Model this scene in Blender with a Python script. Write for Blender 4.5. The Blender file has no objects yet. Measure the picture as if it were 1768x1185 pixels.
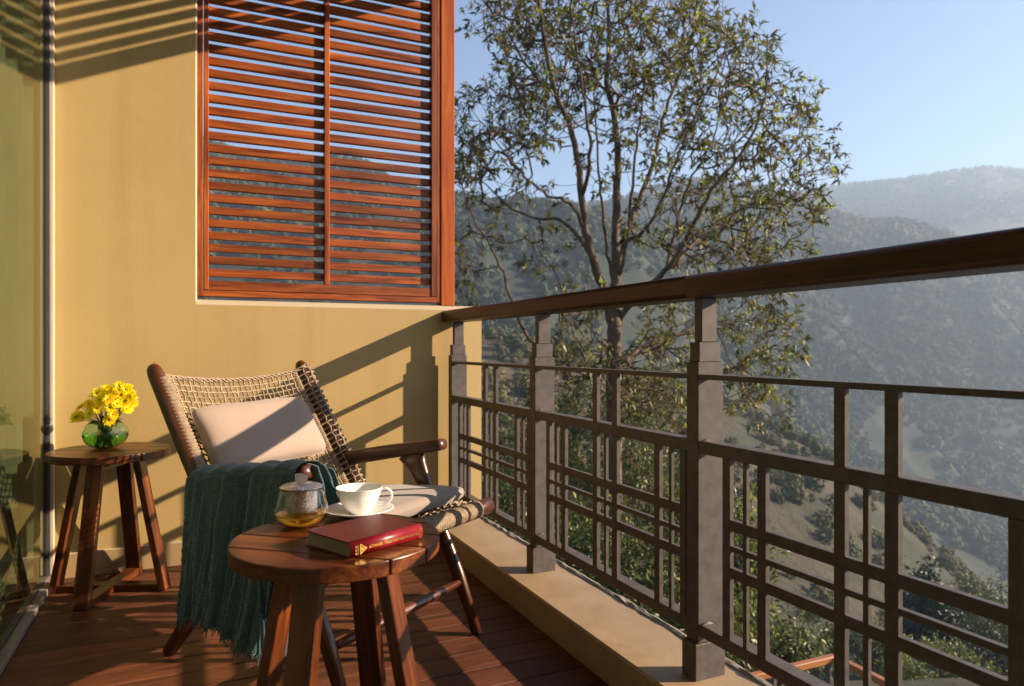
import bpy, bmesh, math, random
import numpy as np
from mathutils import Matrix, Vector, noise

random.seed(7)
rng = np.random.default_rng(11)
S = bpy.context.scene
COL = S.collection
R_ = math.radians

# ------------------------------------------------------------------ camera
YAW = R_(24.6)                      # heading, clockwise from +Y
cam_d = bpy.data.cameras.new('camera')
cam = bpy.data.objects.new('camera', cam_d); COL.objects.link(cam)
cam.location = (0, 0, 0)
cam.rotation_euler = (R_(90), 0, -YAW)
cam_d.sensor_width = 36
cam_d.lens = 36 * 1205 / 1768
cam_d.shift_y = -(600 - 592.5) / 1768 * -1
cam_d.clip_start = .05
cam_d.clip_end = 20000
cam_d.dof.use_dof = True
cam_d.dof.focus_distance = 2.0
cam_d.dof.aperture_fstop = 4.5
S.camera = cam

# ------------------------------------------------------------------ sky, sun, exposure
SUN_EL = 22.1
SUN_H = (.915, -.403)               # horizontal direction towards the sun
w = bpy.data.worlds.new('World'); S.world = w; w.use_nodes = True
nt = w.node_tree
bg = nt.nodes['Background']
sky = nt.nodes.new('ShaderNodeTexSky'); sky.sky_type = 'NISHITA'
sky.sun_disc = False
sky.sun_elevation = R_(SUN_EL)
sky.sun_rotation = math.atan2(SUN_H[0], SUN_H[1])
sky.altitude = 1200
sky.air_density = 1.0
sky.dust_density = .9
sky.ozone_density = 3.0
nt.links.new(sky.outputs[0], bg.inputs[0])
bg.inputs[1].default_value = .062
sl = bpy.data.lights.new('sun', 'SUN'); sl.energy = 5.0; sl.angle = R_(.5); sl.color = (1, .80, .56)
so = bpy.data.objects.new('sun', sl); COL.objects.link(so)
sv = Vector((SUN_H[0] * math.cos(R_(SUN_EL)), SUN_H[1] * math.cos(R_(SUN_EL)), math.sin(R_(SUN_EL))))
so.rotation_euler = sv.to_track_quat('Z', 'Y').to_euler()
so.location = (3, -2, 4)
S.view_settings.view_transform = 'Standard'
S.view_settings.look = 'None'
S.view_settings.gamma = 1
S.view_settings.use_curve_mapping = False
S.view_settings.exposure = 1.80
S.cycles.max_bounces = 10
S.cycles.transparent_max_bounces = 12
S.cycles.volume_bounces = 0
S.cycles.sample_clamp_indirect = 6

# ------------------------------------------------------------------ helpers
WM = {}
def link(name, data, mat=None, parent=None, M=None):
    o = bpy.data.objects.new(name, data); COL.objects.link(o)
    M = M.copy() if M is not None else Matrix()
    WM[o] = M
    if parent is not None:
        o.parent = parent
        o.matrix_local = WM[parent].inverted() @ M
    else:
        o.matrix_world = M
    if mat is not None and data is not None and hasattr(data, 'materials') and not data.materials:
        data.materials.append(mat)
    return o
def thing(name, label, cat, loc=(0, 0, 0), rz=0, group=None):
    o = link(name, None, None, None, Matrix.Translation(loc) @ Matrix.Rotation(rz, 4, 'Z'))
    o.empty_display_size = .1
    return tag(o, label, cat, group)
def tag(o, label=None, cat=None, group=None, kind=None):
    if label: o['label'] = label
    if cat: o['category'] = cat
    if group: o['group'] = group
    if kind: o['kind'] = kind
    return o
def kids(o): return [c for c in bpy.data.objects if c.parent == o]
def copy_tree(o, M, label=None):
    c = o.copy(); COL.objects.link(c); c.matrix_world = M; WM[c] = M
    if label: c['label'] = label
    for ch in kids(o):
        d = ch.copy(); COL.objects.link(d); d.parent = c; WM[d] = M @ ch.matrix_local
    return c
def mesh(name, V, F, smooth=True, mat=None):
    me = bpy.data.meshes.new(name)
    me.from_pydata([tuple(v) for v in V], [], [tuple(f) for f in F])
    if smooth: me.polygons.foreach_set('use_smooth', [True] * len(me.polygons))
    if mat: me.materials.append(mat)
    me.update()
    return me
def npmesh(name, V, Q, smooth=False, mat=None, tint=None):
    """V (n,3), Q (m,k) numpy faces of k corners"""
    V = np.asarray(V, np.float32); Q = np.asarray(Q, np.int32); m, k = Q.shape
    me = bpy.data.meshes.new(name)
    me.vertices.add(len(V)); me.vertices.foreach_set('co', V.ravel())
    me.loops.add(m * k); me.loops.foreach_set('vertex_index', Q.ravel())
    me.polygons.add(m); me.polygons.foreach_set('loop_start', np.arange(0, m * k, k, dtype=np.int32))
    me.polygons.foreach_set('loop_total', np.full(m, k, np.int32))
    if smooth: me.polygons.foreach_set('use_smooth', np.ones(m, bool))
    me.update(calc_edges=True)
    if tint is not None:
        a = me.attributes.new('tint', 'FLOAT', 'POINT'); a.data.foreach_set('value', np.asarray(tint, np.float32))
    if mat: me.materials.append(mat)
    return me
_bc = {}
def boxmesh(sx, sy, sz, bev=.002, mat=None, seg=1):
    key = (round(sx, 4), round(sy, 4), round(sz, 4), bev, mat.name if mat else '', seg)
    if key in _bc: return _bc[key]
    bm = bmesh.new(); bmesh.ops.create_cube(bm, size=1)
    bmesh.ops.scale(bm, vec=(sx, sy, sz), verts=bm.verts)
    if bev: bmesh.ops.bevel(bm, geom=bm.edges[:], offset=bev, segments=seg, profile=.5, affect='EDGES')
    me = bpy.data.meshes.new('box'); bm.to_mesh(me); bm.free()
    if mat: me.materials.append(mat)
    _bc[key] = me
    return me
def box(name, x0, x1, y0, y1, z0, z1, mat, parent=None, bev=.002, seg=1):
    return link(name, boxmesh(x1 - x0, y1 - y0, z1 - z0, bev, mat, seg), mat, parent,
                Matrix.Translation(((x0 + x1) / 2, (y0 + y1) / 2, (z0 + z1) / 2)))
def frame(p0, p1, up):
    z = (Vector(p1) - Vector(p0)); L = z.length; z.normalize()
    x = Vector(up) - z * Vector(up).dot(z)
    if x.length < 1e-5: x = z.orthogonal()
    x.normalize(); y = z.cross(x)
    M = Matrix((x, y, z)).transposed().to_4x4()
    return M, L
def bar(name, p0, p1, w, t, up, mat, parent=None, bev=.002, seg=1):
    """box beam from p0 to p1; w along `up`, t across it; local z is the long axis (grain)"""
    M, L = frame(p0, p1, up)
    M = Matrix.Translation((Vector(p0) + Vector(p1)) / 2) @ M
    return link(name, boxmesh(w, t, L, bev, mat, seg), mat, parent, M)
def sweep_geo(P, rad, n=12, up=(0, 0, 1), sq=0, caps=True):
    """tube through P; rad: list of (rx, ry); sq 0 round .. 1 squarish. returns V,F"""
    P = [Vector(p) for p in P]; V = []; F = []
    x = None
    for i, p in enumerate(P):
        t = (P[min(i + 1, len(P) - 1)] - P[max(i - 1, 0)]).normalized()
        if x is None: x = Vector(up)
        x = x - t * x.dot(t)
        if x.length < 1e-6: x = t.orthogonal()
        x.normalize(); y = t.cross(x)
        r = rad[i] if isinstance(rad, list) else rad
        rx, ry = r if isinstance(r, tuple) else (r, r)
        for k in range(n):
            a = 2 * math.pi * (k + .5) / n
            c, s = math.cos(a), math.sin(a)
            if sq:
                e = 1 - .55 * sq
                c = math.copysign(abs(c) ** e, c); s = math.copysign(abs(s) ** e, s)
            V.append(p + x * (rx * c) + y * (ry * s))
    m = len(P)
    for i in range(m - 1):
        for k in range(n):
            F.append((i * n + k, i * n + (k + 1) % n, (i + 1) * n + (k + 1) % n, (i + 1) * n + k))
    if caps:
        F.append(tuple(range(n - 1, -1, -1))); F.append(tuple((m - 1) * n + k for k in range(n)))
    return V, F
def sweep(name, P, rad, mat, parent=None, n=12, up=(0, 0, 1), sq=0, smooth=True, local=True):
    V, F = sweep_geo(P, rad, n, up, sq)
    M = Matrix()
    if local:
        M, _ = frame(P[0], P[-1], up); M = Matrix.Translation(P[0]) @ M
        I = M.inverted(); V = [I @ v for v in V]
    return link(name, mesh(name, V, F, smooth, mat), mat, parent, M)
def lathe_geo(prof, n=48, a0=0):
    V = []; F = []
    for r, z in prof:
        for k in range(n):
            a = 2 * math.pi * k / n + a0
            V.append((r * math.cos(a), r * math.sin(a), z))
    for i in range(len(prof) - 1):
        for k in range(n):
            F.append((i * n + k, i * n + (k + 1) % n, (i + 1) * n + (k + 1) % n, (i + 1) * n + k))
    return V, F
def lathe(name, prof, mat, parent, M, n=48):
    V, F = lathe_geo(prof, n)
    return link(name, mesh(name, V, F, True, mat), mat, parent, M)
def catmull(pts, k=6):
    P = [np.array(p, float) for p in pts]; P = [2 * P[0] - P[1]] + P + [2 * P[-1] - P[-2]]
    out = []
    for i in range(1, len(P) - 2):
        for j in range(k):
            t = j / k; a, b, c, d = P[i - 1:i + 3]
            out.append(.5 * (2 * b + (c - a) * t + (2 * a - 5 * b + 4 * c - d) * t * t + (3 * b - a - 3 * c + d) * t ** 3))
    out.append(P[-2]); return out
def merge(parts):
    V = []; F = []
    for v, f in parts:
        o = len(V); V += list(v); F += [tuple(i + o for i in q) for q in f]
    return V, F

# ------------------------------------------------------------------ materials
def new_mat(name):
    m = bpy.data.materials.new(name); m.use_nodes = True
    return m, m.node_tree, m.node_tree.nodes['Principled BSDF']
def N(nt, t, **kw):
    n = nt.nodes.new(t)
    for k, v in kw.items():
        if k.startswith('i_'): n.inputs[k[2:].replace('_', ' ')].default_value = v
        else: setattr(n, k, v)
    return n
def coords(nt, scale=(1, 1, 1), rnd=True):
    tc = N(nt, 'ShaderNodeTexCoord'); mp = N(nt, 'ShaderNodeMapping')
    mp.inputs['Scale'].default_value = scale
    nt.links.new(tc.outputs['Object'], mp.inputs['Vector'])
    if not rnd: return mp.outputs[0]
    oi = N(nt, 'ShaderNodeObjectInfo'); mu = N(nt, 'ShaderNodeMath', operation='MULTIPLY'); mu.inputs[1].default_value = 37
    nt.links.new(oi.outputs['Random'], mu.inputs[0])
    ad = N(nt, 'ShaderNodeVectorMath', operation='ADD')
    nt.links.new(mp.outputs[0], ad.inputs[0]); nt.links.new(mu.outputs[0], ad.inputs[1])
    return ad.outputs[0]
KALB = .60                          # overall paint/wood reflectance level
def ramp(nt, src, stops, k=None):
    k = KALB if k is None else k
    stops = [(p, tuple(x * k for x in c)) for p, c in stops]
    r = N(nt, 'ShaderNodeValToRGB'); e = r.color_ramp.elements
    e[0].position, e[0].color = stops[0][0], (*stops[0][1], 1)
    e[1].position, e[1].color = stops[-1][0], (*stops[-1][1], 1)
    for p, c in stops[1:-1]:
        q = e.new(p); q.color = (*c, 1)
    nt.links.new(src, r.inputs[0]); return r.outputs[0]
def bump(nt, bs, src, strength, dist=.01):
    b = N(nt, 'ShaderNodeBump'); b.inputs['Strength'].default_value = strength; b.inputs['Distance'].default_value = dist
    nt.links.new(src, b.inputs['Height']); nt.links.new(b.outputs[0], bs.inputs['Normal']); return b
def wood(name, dark, mid, light, rough=.4, fine=1.0, coat=0., vary=.25):
    m, nt, bs = new_mat(name)
    v = coords(nt, (14 * fine, 14 * fine, 1.3))
    n1 = N(nt, 'ShaderNodeTexNoise', i_Scale=2.2, i_Detail=9.0, i_Roughness=.62, i_Distortion=.5)
    nt.links.new(v, n1.inputs['Vector'])
    v2 = coords(nt, (120 * fine, 120 * fine, 3))
    n2 = N(nt, 'ShaderNodeTexNoise', i_Scale=1.6, i_Detail=3.0)
    nt.links.new(v2, n2.inputs['Vector'])
    mx = N(nt, 'ShaderNodeMath', operation='MULTIPLY_ADD'); mx.inputs[1].default_value = .35
    nt.links.new(n2.outputs[0], mx.inputs[0]); nt.links.new(n1.outputs[0], mx.inputs[2])
    sb = N(nt, 'ShaderNodeMath', operation='SUBTRACT'); sb.inputs[1].default_value = .175
    nt.links.new(mx.outputs[0], sb.inputs[0])
    c = ramp(nt, sb.outputs[0], [(.3, dark), (.5, mid), (.72, light)])
    hs = N(nt, 'ShaderNodeHueSaturation')
    oi = N(nt, 'ShaderNodeObjectInfo'); mr = N(nt, 'ShaderNodeMapRange')
    mr.inputs['To Min'].default_value = 1 - vary; mr.inputs['To Max'].default_value = 1 + vary
    nt.links.new(oi.outputs['Random'], mr.inputs[0]); nt.links.new(mr.outputs[0], hs.inputs['Value'])
    nt.links.new(c, hs.inputs['Color']); nt.links.new(hs.outputs[0], bs.inputs['Base Color'])
    rr = N(nt, 'ShaderNodeMapRange'); rr.inputs['To Min'].default_value = rough - .08; rr.inputs['To Max'].default_value = rough + .15
    nt.links.new(n1.outputs[0], rr.inputs[0]); nt.links.new(rr.outputs[0], bs.inputs['Roughness'])
    bump(nt, bs, sb.outputs[0], .25, .002)
    if coat: bs.inputs['Coat Weight'].default_value = coat; bs.inputs['Coat Roughness'].default_value = .18
    return m
def despec(m, v):
    m.node_tree.nodes['Principled BSDF'].inputs['Specular IOR Level'].default_value = v
def plaster(name, a, b, rough=.75, scale=2.5, bs_=.15, grime=None):
    m, nt, bs = new_mat(name)
    v = coords(nt, (1, 1, 1), False)
    n1 = N(nt, 'ShaderNodeTexNoise', i_Scale=scale, i_Detail=8.0, i_Roughness=.6); nt.links.new(v, n1.inputs['Vector'])
    c = ramp(nt, n1.outputs[0], [(.3, a), (.7, b)])
    if grime:
        v3 = coords(nt, (9, 9, .5), False)
        n3 = N(nt, 'ShaderNodeTexNoise', i_Scale=1.0, i_Detail=5.0); nt.links.new(v3, n3.inputs['Vector'])
        g = ramp(nt, n3.outputs[0], [(.5, (1, 1, 1)), (.75, grime)], 1)
        mm = N(nt, 'ShaderNodeMix', data_type='RGBA', blend_type='MULTIPLY'); mm.inputs[0].default_value = 1
        nt.links.new(c, mm.inputs[6]); nt.links.new(g, mm.inputs[7]); c = mm.outputs[2]
    nt.links.new(c, bs.inputs['Base Color']); bs.inputs['Roughness'].default_value = rough
    n2 = N(nt, 'ShaderNodeTexNoise', i_Scale=60.0, i_Detail=4.0); nt.links.new(v, n2.inputs['Vector'])
    n4 = N(nt, 'ShaderNodeTexNoise', i_Scale=7.0, i_Detail=3.0, i_Distortion=.8); nt.links.new(v, n4.inputs['Vector'])
    m4 = N(nt, 'ShaderNodeMath', operation='MULTIPLY_ADD'); m4.inputs[1].default_value = 1.6
    nt.links.new(n4.outputs[0], m4.inputs[0]); nt.links.new(n2.outputs[0], m4.inputs[2])
    bump(nt, bs, m4.outputs[0], bs_, .003)
    return m
def cloth(name, a, b, sc=500, rough=.9, bmp=.3, sheen=.2, noise_s=6):
    m, nt, bs = new_mat(name)
    v = coords(nt, (1, 1, 1), False)
    n1 = N(nt, 'ShaderNodeTexNoise', i_Scale=float(noise_s), i_Detail=5.0); nt.links.new(v, n1.inputs['Vector'])
    nt.links.new(ramp(nt, n1.outputs[0], [(.35, a), (.65, b)]), bs.inputs['Base Color'])
    bs.inputs['Roughness'].default_value = rough
    bs.inputs['Sheen Weight'].default_value = sheen
    n2 = N(nt, 'ShaderNodeTexNoise', i_Scale=float(sc), i_Detail=2.0); nt.links.new(v, n2.inputs['Vector'])
    bump(nt, bs, n2.outputs[0], bmp, .002)
    return m
def simple(name, c, rough=.5, metal=0., var=.15, sc=12., bmp=.1, k=None):
    m, nt, bs = new_mat(name)
    v = coords(nt, (1, 1, 1), False)
    n1 = N(nt, 'ShaderNodeTexNoise', i_Scale=sc, i_Detail=6.0); nt.links.new(v, n1.inputs['Vector'])
    nt.links.new(ramp(nt, n1.outputs[0], [(.3, tuple(x * (1 - var) for x in c)), (.7, tuple(min(1, x * (1 + var)) for x in c))], k), bs.inputs['Base Color'])
    bs.inputs['Roughness'].default_value = rough; bs.inputs['Metallic'].default_value = metal
    if bmp: bump(nt, bs, n1.outputs[0], bmp, .004)
    return m

M_wall = plaster('ochre_paint', (.62, .425, .165), (.71, .485, .19), .62, 1.6, .12, (.88, .865, .84))
M_edge = plaster('cream_edge_paint', (.72, .58, .40), (.78, .64, .46), .7)
M_skirt = plaster('skirting_paint', (.50, .33, .16), (.58, .39, .2), .5)
M_kerb = plaster('kerb_paint', (.50, .34, .20), (.64, .45, .28), .5, 5, .25, (.88, .85, .80))
M_mortar = plaster('rough_mortar', (.2, .165, .13), (.40, .34, .28), .95, 40, .9)
M_ceil = plaster('ceiling_paint', (.16, .10, .06), (.2, .13, .08))
M_teak = wood('teak_shutter', (.11, .018, .003), (.36, .078, .012), (.58, .155, .024), .45, 1.0, .1, .4)
M_post = wood('teak_post', (.42, .070, .014), (.70, .145, .026), (.85, .23, .045), .6)
M_rail = wood('dark_handrail', (.045, .014, .006), (.10, .030, .011), (.17, .055, .018), .42, .8, .08, .02)
M_deck = wood('deck_wood', (.070, .022, .010), (.160, .050, .021), (.25, .088, .038), .5, .7, 0, .3)
M_tab = wood('acacia_table', (.026, .006, .002), (.125, .029, .006), (.31, .085, .014), .34, .8, .2, .2)
M_chair = wood('dark_chair_wood', (.045, .012, .006), (.11, .030, .011), (.20, .06, .02), .3, 1.2, .4, .1)
M_metal = simple('bronze_grey_paint', (.165, .135, .130), .5, 0, .22, 30, .12)
M_metal.node_tree.nodes['Principled BSDF'].inputs['Specular IOR Level'].default_value = .28
M_rope = simple('tan_rope', (.37, .255, .16), .75, 0, .3, 90, .5)
M_rope2 = simple('pale_rope', (.53, .385, .265), .75, 0, .25, 90, .5)
M_cushion = cloth('beige_cushion_fabric', (.50, .36, .29), (.55, .40, .325))
M_seatc = cloth('grey_beige_seat_fabric', (.40, .31, .26), (.46, .36, .30))
M_porc = simple('white_porcelain', (.80, .775, .74), .12, 0, .02, 4, 0, 1)
M_alu = simple('dark_aluminium', (.22, .19, .22), .35, .6, .1, 10, 0)
M_track = simple('stone_track', (.40, .34, .28), .6, 0, .15, 20, .2)
M_bark = simple('brown_bark', (.17, .11, .068), .9, 0, .45, 9, 1.0)
M_pale = simple('pale_bark', (.34, .25, .17), .9, 0, .3, 8, .8)

despec(M_rail, .3); despec(M_post, .2); despec(M_teak, .3); despec(M_tab, .35); despec(M_deck, .35)
def leafmat(name, stops, trans=.35, rough=.45):
    m, nt, bs = new_mat(name)
    at = N(nt, 'ShaderNodeAttribute', attribute_name='tint')
    c = ramp(nt, at.outputs['Fac'], stops, .9)
    nt.links.new(c, bs.inputs['Base Color']); bs.inputs['Roughness'].default_value = rough
    tr = N(nt, 'ShaderNodeBsdfTranslucent'); nt.links.new(c, tr.inputs[0])
    mx = N(nt, 'ShaderNodeMixShader'); mx.inputs[0].default_value = trans
    out = nt.nodes['Material Output']
    nt.links.new(bs.outputs[0], mx.inputs[1]); nt.links.new(tr.outputs[0], mx.inputs[2]); nt.links.new(mx.outputs[0], out.inputs[0])
    return m
M_leaf = leafmat('tree_leaves', [(0, (.020, .030, .010)), (.40, (.085, .088, .020)), (.7, (.22, .205, .038)), (.86, (.22, .17, .05)), (.93, (.40, .50, .05)), (1, (.56, .62, .07))])
M_bush = leafmat('bush_leaves', [(0, (.02, .035, .010)), (.5, (.06, .085, .018)), (.8, (.12, .15, .03)), (1, (.28, .30, .05))])
M_con = leafmat('conifer_needles', [(0, (.012, .03, .012)), (1, (.03, .06, .02))], .15)

# ================================================================== large structure
WY = 3.35          # wall face
ZD = -.943         # deck top
ZK = -.842         # kerb top
# --- deck: boards run along X
deck = tag(link('deck', None), kind='structure')
pitch = .1115
y = WY - .002; i = 0
while y > -.9:
    y0 = max(y - pitch + .005, -.95)
    M = Matrix.Translation(((-.50 + 1.06) / 2, (y + y0) / 2, ZD - .0125)) @ Matrix.Rotation(math.pi / 2, 4, 'Y')
    link('deck_board', boxmesh(.025, y - y0, 1.558, .0025, M_deck), M_deck, deck, M)
    y -= pitch; i += 1
box('deck_base', -.52, 1.06, -1.0, WY, ZD - .09, ZD - .03, simple('dark_underdeck', (.02, .015, .012), .9), deck, 0)
# --- kerb slab under the railing
kb = []
def kerb_mesh():
    ys = np.linspace(-2.2, WY + .005, 150)
    prof = [(1.060, -1.05), (1.060, ZK - .006), (1.066, ZK), (1.287, ZK), (1.292, ZK + .004), (1.300, ZK + .007), (1.312, ZK + .004), (1.318, ZK - .006), (1.32, -1.25)]
    V = []; F = []
    for i, yy in enumerate(ys):
        for j, (x, z) in enumerate(prof):
            if 3 < j < 8:
                x += .010 * noise.noise((yy * 9, 3.1, j)); z += .006 * noise.noise((yy * 25, 7 + j, 0))
            V.append((x, yy, z))
    n = len(prof)
    for i in range(len(ys) - 1):
        for j in range(n - 1): F.append((i * n + j, i * n + j + 1, (i + 1) * n + j + 1, (i + 1) * n + j))
    me = mesh('kerb', V, F, False, M_kerb); me.materials.append(M_mortar)
    for k, p in enumerate(me.polygons):
        j = k % (n - 1)
        if 3 <= j <= 7: p.material_index = 1
    return me
tag(link('kerb', kerb_mesh()), kind='structure')
# mortar crumbs at the post feet are part of the posts below
# --- back wall
wall = thing('balcony_wall', 'smooth ochre painted end wall with a low parapet carrying the louvred shutter', 'wall', (0, WY, ZD))
def prism(name, poly, z0, z1, mat, parent, bev=0):
    n = len(poly); V = [(x, y, z0) for x, y in poly] + [(x, y, z1) for x, y in poly]
    F = [tuple(range(n - 1, -1, -1)), tuple(range(n, 2 * n))] + [(i, (i + 1) % n, n + (i + 1) % n, n + i) for i in range(n)]
    return link(name, mesh(name, V, F, False, mat), mat, parent)
prism('wall_panel', [(-1.9, WY), (.012, WY), (.012, WY + .16), (-1.9, WY + .16)], ZD - .1, 2.26, M_wall, wall)
prism('corner_bead', [(.0122, WY + .0005), (.0185, WY + .006), (.0185, WY + .16), (.0122, WY + .16)], .20, 2.26, M_edge, wall)
prism('parapet', [(.0122, WY), (1.36, WY), (1.36, WY + .16), (.0122, WY + .16)], ZD - 1.0, .187, M_wall, wall)
V = [(x, y, z) for x in (.0125, 1.36) for y, z in ((WY, .1872), (WY, .1885), (WY + .045, .2125), (WY + .16, .2135), (WY + .16, .1872))]
link('coping', mesh('coping', V, [(4, 3, 2, 1, 0), (5, 6, 7, 8, 9)] + [(i, (i + 1) % 5, 5 + (i + 1) % 5, 5 + i)[::-1] for i in range(5)], False, M_edge), None, wall)
sk = box('skirting', -.50, 1.058, WY - .012, WY - .0005, ZD + .001, ZD + .098, M_skirt, wall, .0015)
box('skirting_edge', -.50, 1.058, WY - .012, WY - .0005, ZD + .0982, ZD + .103, M_edge, wall, .001)
# --- unseen roof slab added over the balcony to cut sky ambient
ceil = link('added_ceiling', boxmesh(2.1, 5.6, .12, .003, M_ceil), M_ceil, None, Matrix.Translation((.31, .80, 2.33)))
tag(ceil, kind='structure')
M_dk = wood('dark_panel', (.02, .012, .008), (.04, .02, .012), (.06, .03, .02), .7)
ew = link('added_end_wall', boxmesh(3.3, .16, 3.3, 0, M_dk), M_dk, None, Matrix.Translation((-.35, -2.15, .70)))  # unseen wall added behind the camera, dark so it bounces little light
tag(ew, 'unseen dark wood wall added behind the camera to cut ambient light', 'wall')

# --- louvred shutter
sh = thing('louvred_shutter', 'orange brown teak shutter with two panels of horizontal louvres above the parapet', 'shutter', (.58, WY + .04, .235))
YF = WY + .032
T = 2.22
def vbar(name, x0, x1, y0, y1, z0, z1, mat, par, bev=.0015):
    M = Matrix.Translation(((x0 + x1) / 2, (y0 + y1) / 2, (z0 + z1) / 2))
    return link(name, boxmesh(x1 - x0, y1 - y0, z1 - z0, bev, mat), mat, par, M)
def hbar(name, x0, x1, y0, y1, z0, z1, mat, par, bev=.0015):
    M = Matrix.Translation(((x0 + x1) / 2, (y0 + y1) / 2, (z0 + z1) / 2)) @ Matrix.Rotation(math.pi / 2, 4, 'Y')
    return link(name, boxmesh(z1 - z0, y1 - y0, x1 - x0, bev, mat), mat, par, M)
vbar('outer_frame', .0192, .0425, YF, YF + .07, .2275, T, M_teak, sh)
vbar('outer_frame', 1.1295, 1.144, YF + .004, YF + .07, .2275, T, M_teak, sh)
hbar('outer_frame', .0427, 1.1293, YF + .002, YF + .07, .2275, .2535, M_teak, sh)
vbar('stile', .0455, .066, YF + .004, YF + .044, .2565, T, M_teak, sh)
vbar('stile', .571, .5945, YF + .004, YF + .044, .2985, T, M_teak, sh)
vbar('stile', 1.1025, 1.1275, YF + .001, YF + .044, .2565, T, M_teak, sh)
hbar('bottom_rail', .0662, 1.1023, YF + .006, YF + .042, .2565, .298, M_teak, sh)
z = .3185
while z < T:
    for a, b in ((.0664, .5708), (.5947, 1.1023)):
        hbar('louvre', a, b, YF + .025, YF + .050, z, z + .0345, M_teak, sh).location.z += random.uniform(-.0009, .0009)
    z += .0560
pw = link('wooden_post', boxmesh(.073, .075, 2.06, .003, M_post, 2), M_post, None, Matrix.Translation((1.191, YF + .045, .2140 + 1.03)))
tag(pw, 'thick reddish teak post standing on the parapet right of the shutter', 'post')

# --- louvre screen high above the railing (its shadow stripes the wall)
scr = thing('louvre_screen', 'slatted wooden sun screen high above the railing', 'screen', (1.19, 1, 1.82))
def ybar(name, x0, x1, y0, y1, z0, z1, mat, par, bev=.0015):
    M = Matrix.Translation(((x0 + x1) / 2, (y0 + y1) / 2, (z0 + z1) / 2)) @ Matrix.Rotation(math.pi / 2, 4, 'X')
    return link(name, boxmesh(x1 - x0, z1 - z0, y1 - y0, bev, mat), mat, par, M)
ybar('beam', 1.165, 1.215, -1.9, YF + .005, 1.828, 1.888, M_teak, scr)
for k in range(6):
    z = 1.911 + k * .0577
    ybar('louvre', 1.182, 1.198, -1.9, YF + .005, z, z + .036, M_teak, scr)

# --- sliding glass door on the left
door = thing('sliding_glass_door', 'tall greenish glass sliding door reflecting the ochre wall', 'glass door', (-.55, .8, ZD))
def glass_pane_mat():
    m, nt, bs = new_mat('door_glass'); nt.nodes.remove(bs)
    fr = N(nt, 'ShaderNodeFresnel'); fr.inputs[0].default_value = 1.6
    geo = N(nt, 'ShaderNodeNewGeometry'); inv = N(nt, 'ShaderNodeMath', operation='SUBTRACT'); inv.inputs[0].default_value = 1
    nt.links.new(geo.outputs['Backfacing'], inv.inputs[1])
    mu = N(nt, 'ShaderNodeMath', operation='MULTIPLY'); nt.links.new(fr.outputs[0], mu.inputs[0]); nt.links.new(inv.outputs[0], mu.inputs[1])
    tr = N(nt, 'ShaderNodeBsdfTransparent'); tr.inputs[0].default_value = (.74, .80, .70, 1)
    gl = N(nt, 'ShaderNodeBsdfGlossy'); gl.inputs['Roughness'].default_value = .0; gl.inputs[0].default_value = (.80, .87, .74, 1)
    mx = N(nt, 'ShaderNodeMixShader')
    nt.links.new(mu.outputs[0], mx.inputs[0]); nt.links.new(tr.outputs[0], mx.inputs[1]); nt.links.new(gl.outputs[0], mx.inputs[2])
    nt.links.new(mx.outputs[0], nt.nodes['Material Output'].inputs[0]); return m
M_pane = glass_pane_mat()
box('pane', -.536, -.529, -2.0, WY - .050, ZD + .03, 2.27, M_pane, door, 0)
box('jamb', -.537, -.517, WY - .049, WY - .037, ZD + .03, 2.27, M_alu, door, .001)
box('jamb_trim', -.560, -.507, WY - .0365, WY - .001, ZD + .03, 2.27, M_edge, door, .002)
box('track', -.60, -.532, -2.0, WY - .002, ZD - .02, ZD + .028, M_alu, door, .001)
box('sill_strip', -.5318, -.502, -2.0, WY - .002, ZD - .02, ZD + .020, M_track, door, .002)
# curtain behind the glass
def curtain():
    V = []; F = []; ny = 420; ys = np.linspace(-2.0, WY - .02, ny)
    for i, yy in enumerate(ys):
        x = -.594 + .014 * math.sin(yy * 52 + 1.2 * math.sin(yy * 7)) + .007 * math.sin(yy * 23)
        V += [(x, yy, ZD + .03), (x, yy, 2.27)]
    for i in range(ny - 1): F.append((2 * i, 2 * i + 2, 2 * i + 3, 2 * i + 1))
    return mesh('curtain', V, F, True, cloth('sheer_curtain', (.17, .165, .12), (.21, .20, .15), 300))
tag(link('curtain', curtain()), 'pale pleated curtain hanging behind the sliding glass door', 'curtain')
tag(link('room_floor', boxmesh(1.5, 5.4, .05, 0, M_ceil), M_ceil, None, Matrix.Translation((-1.35, .65, ZD - .02))), kind='structure')

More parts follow.
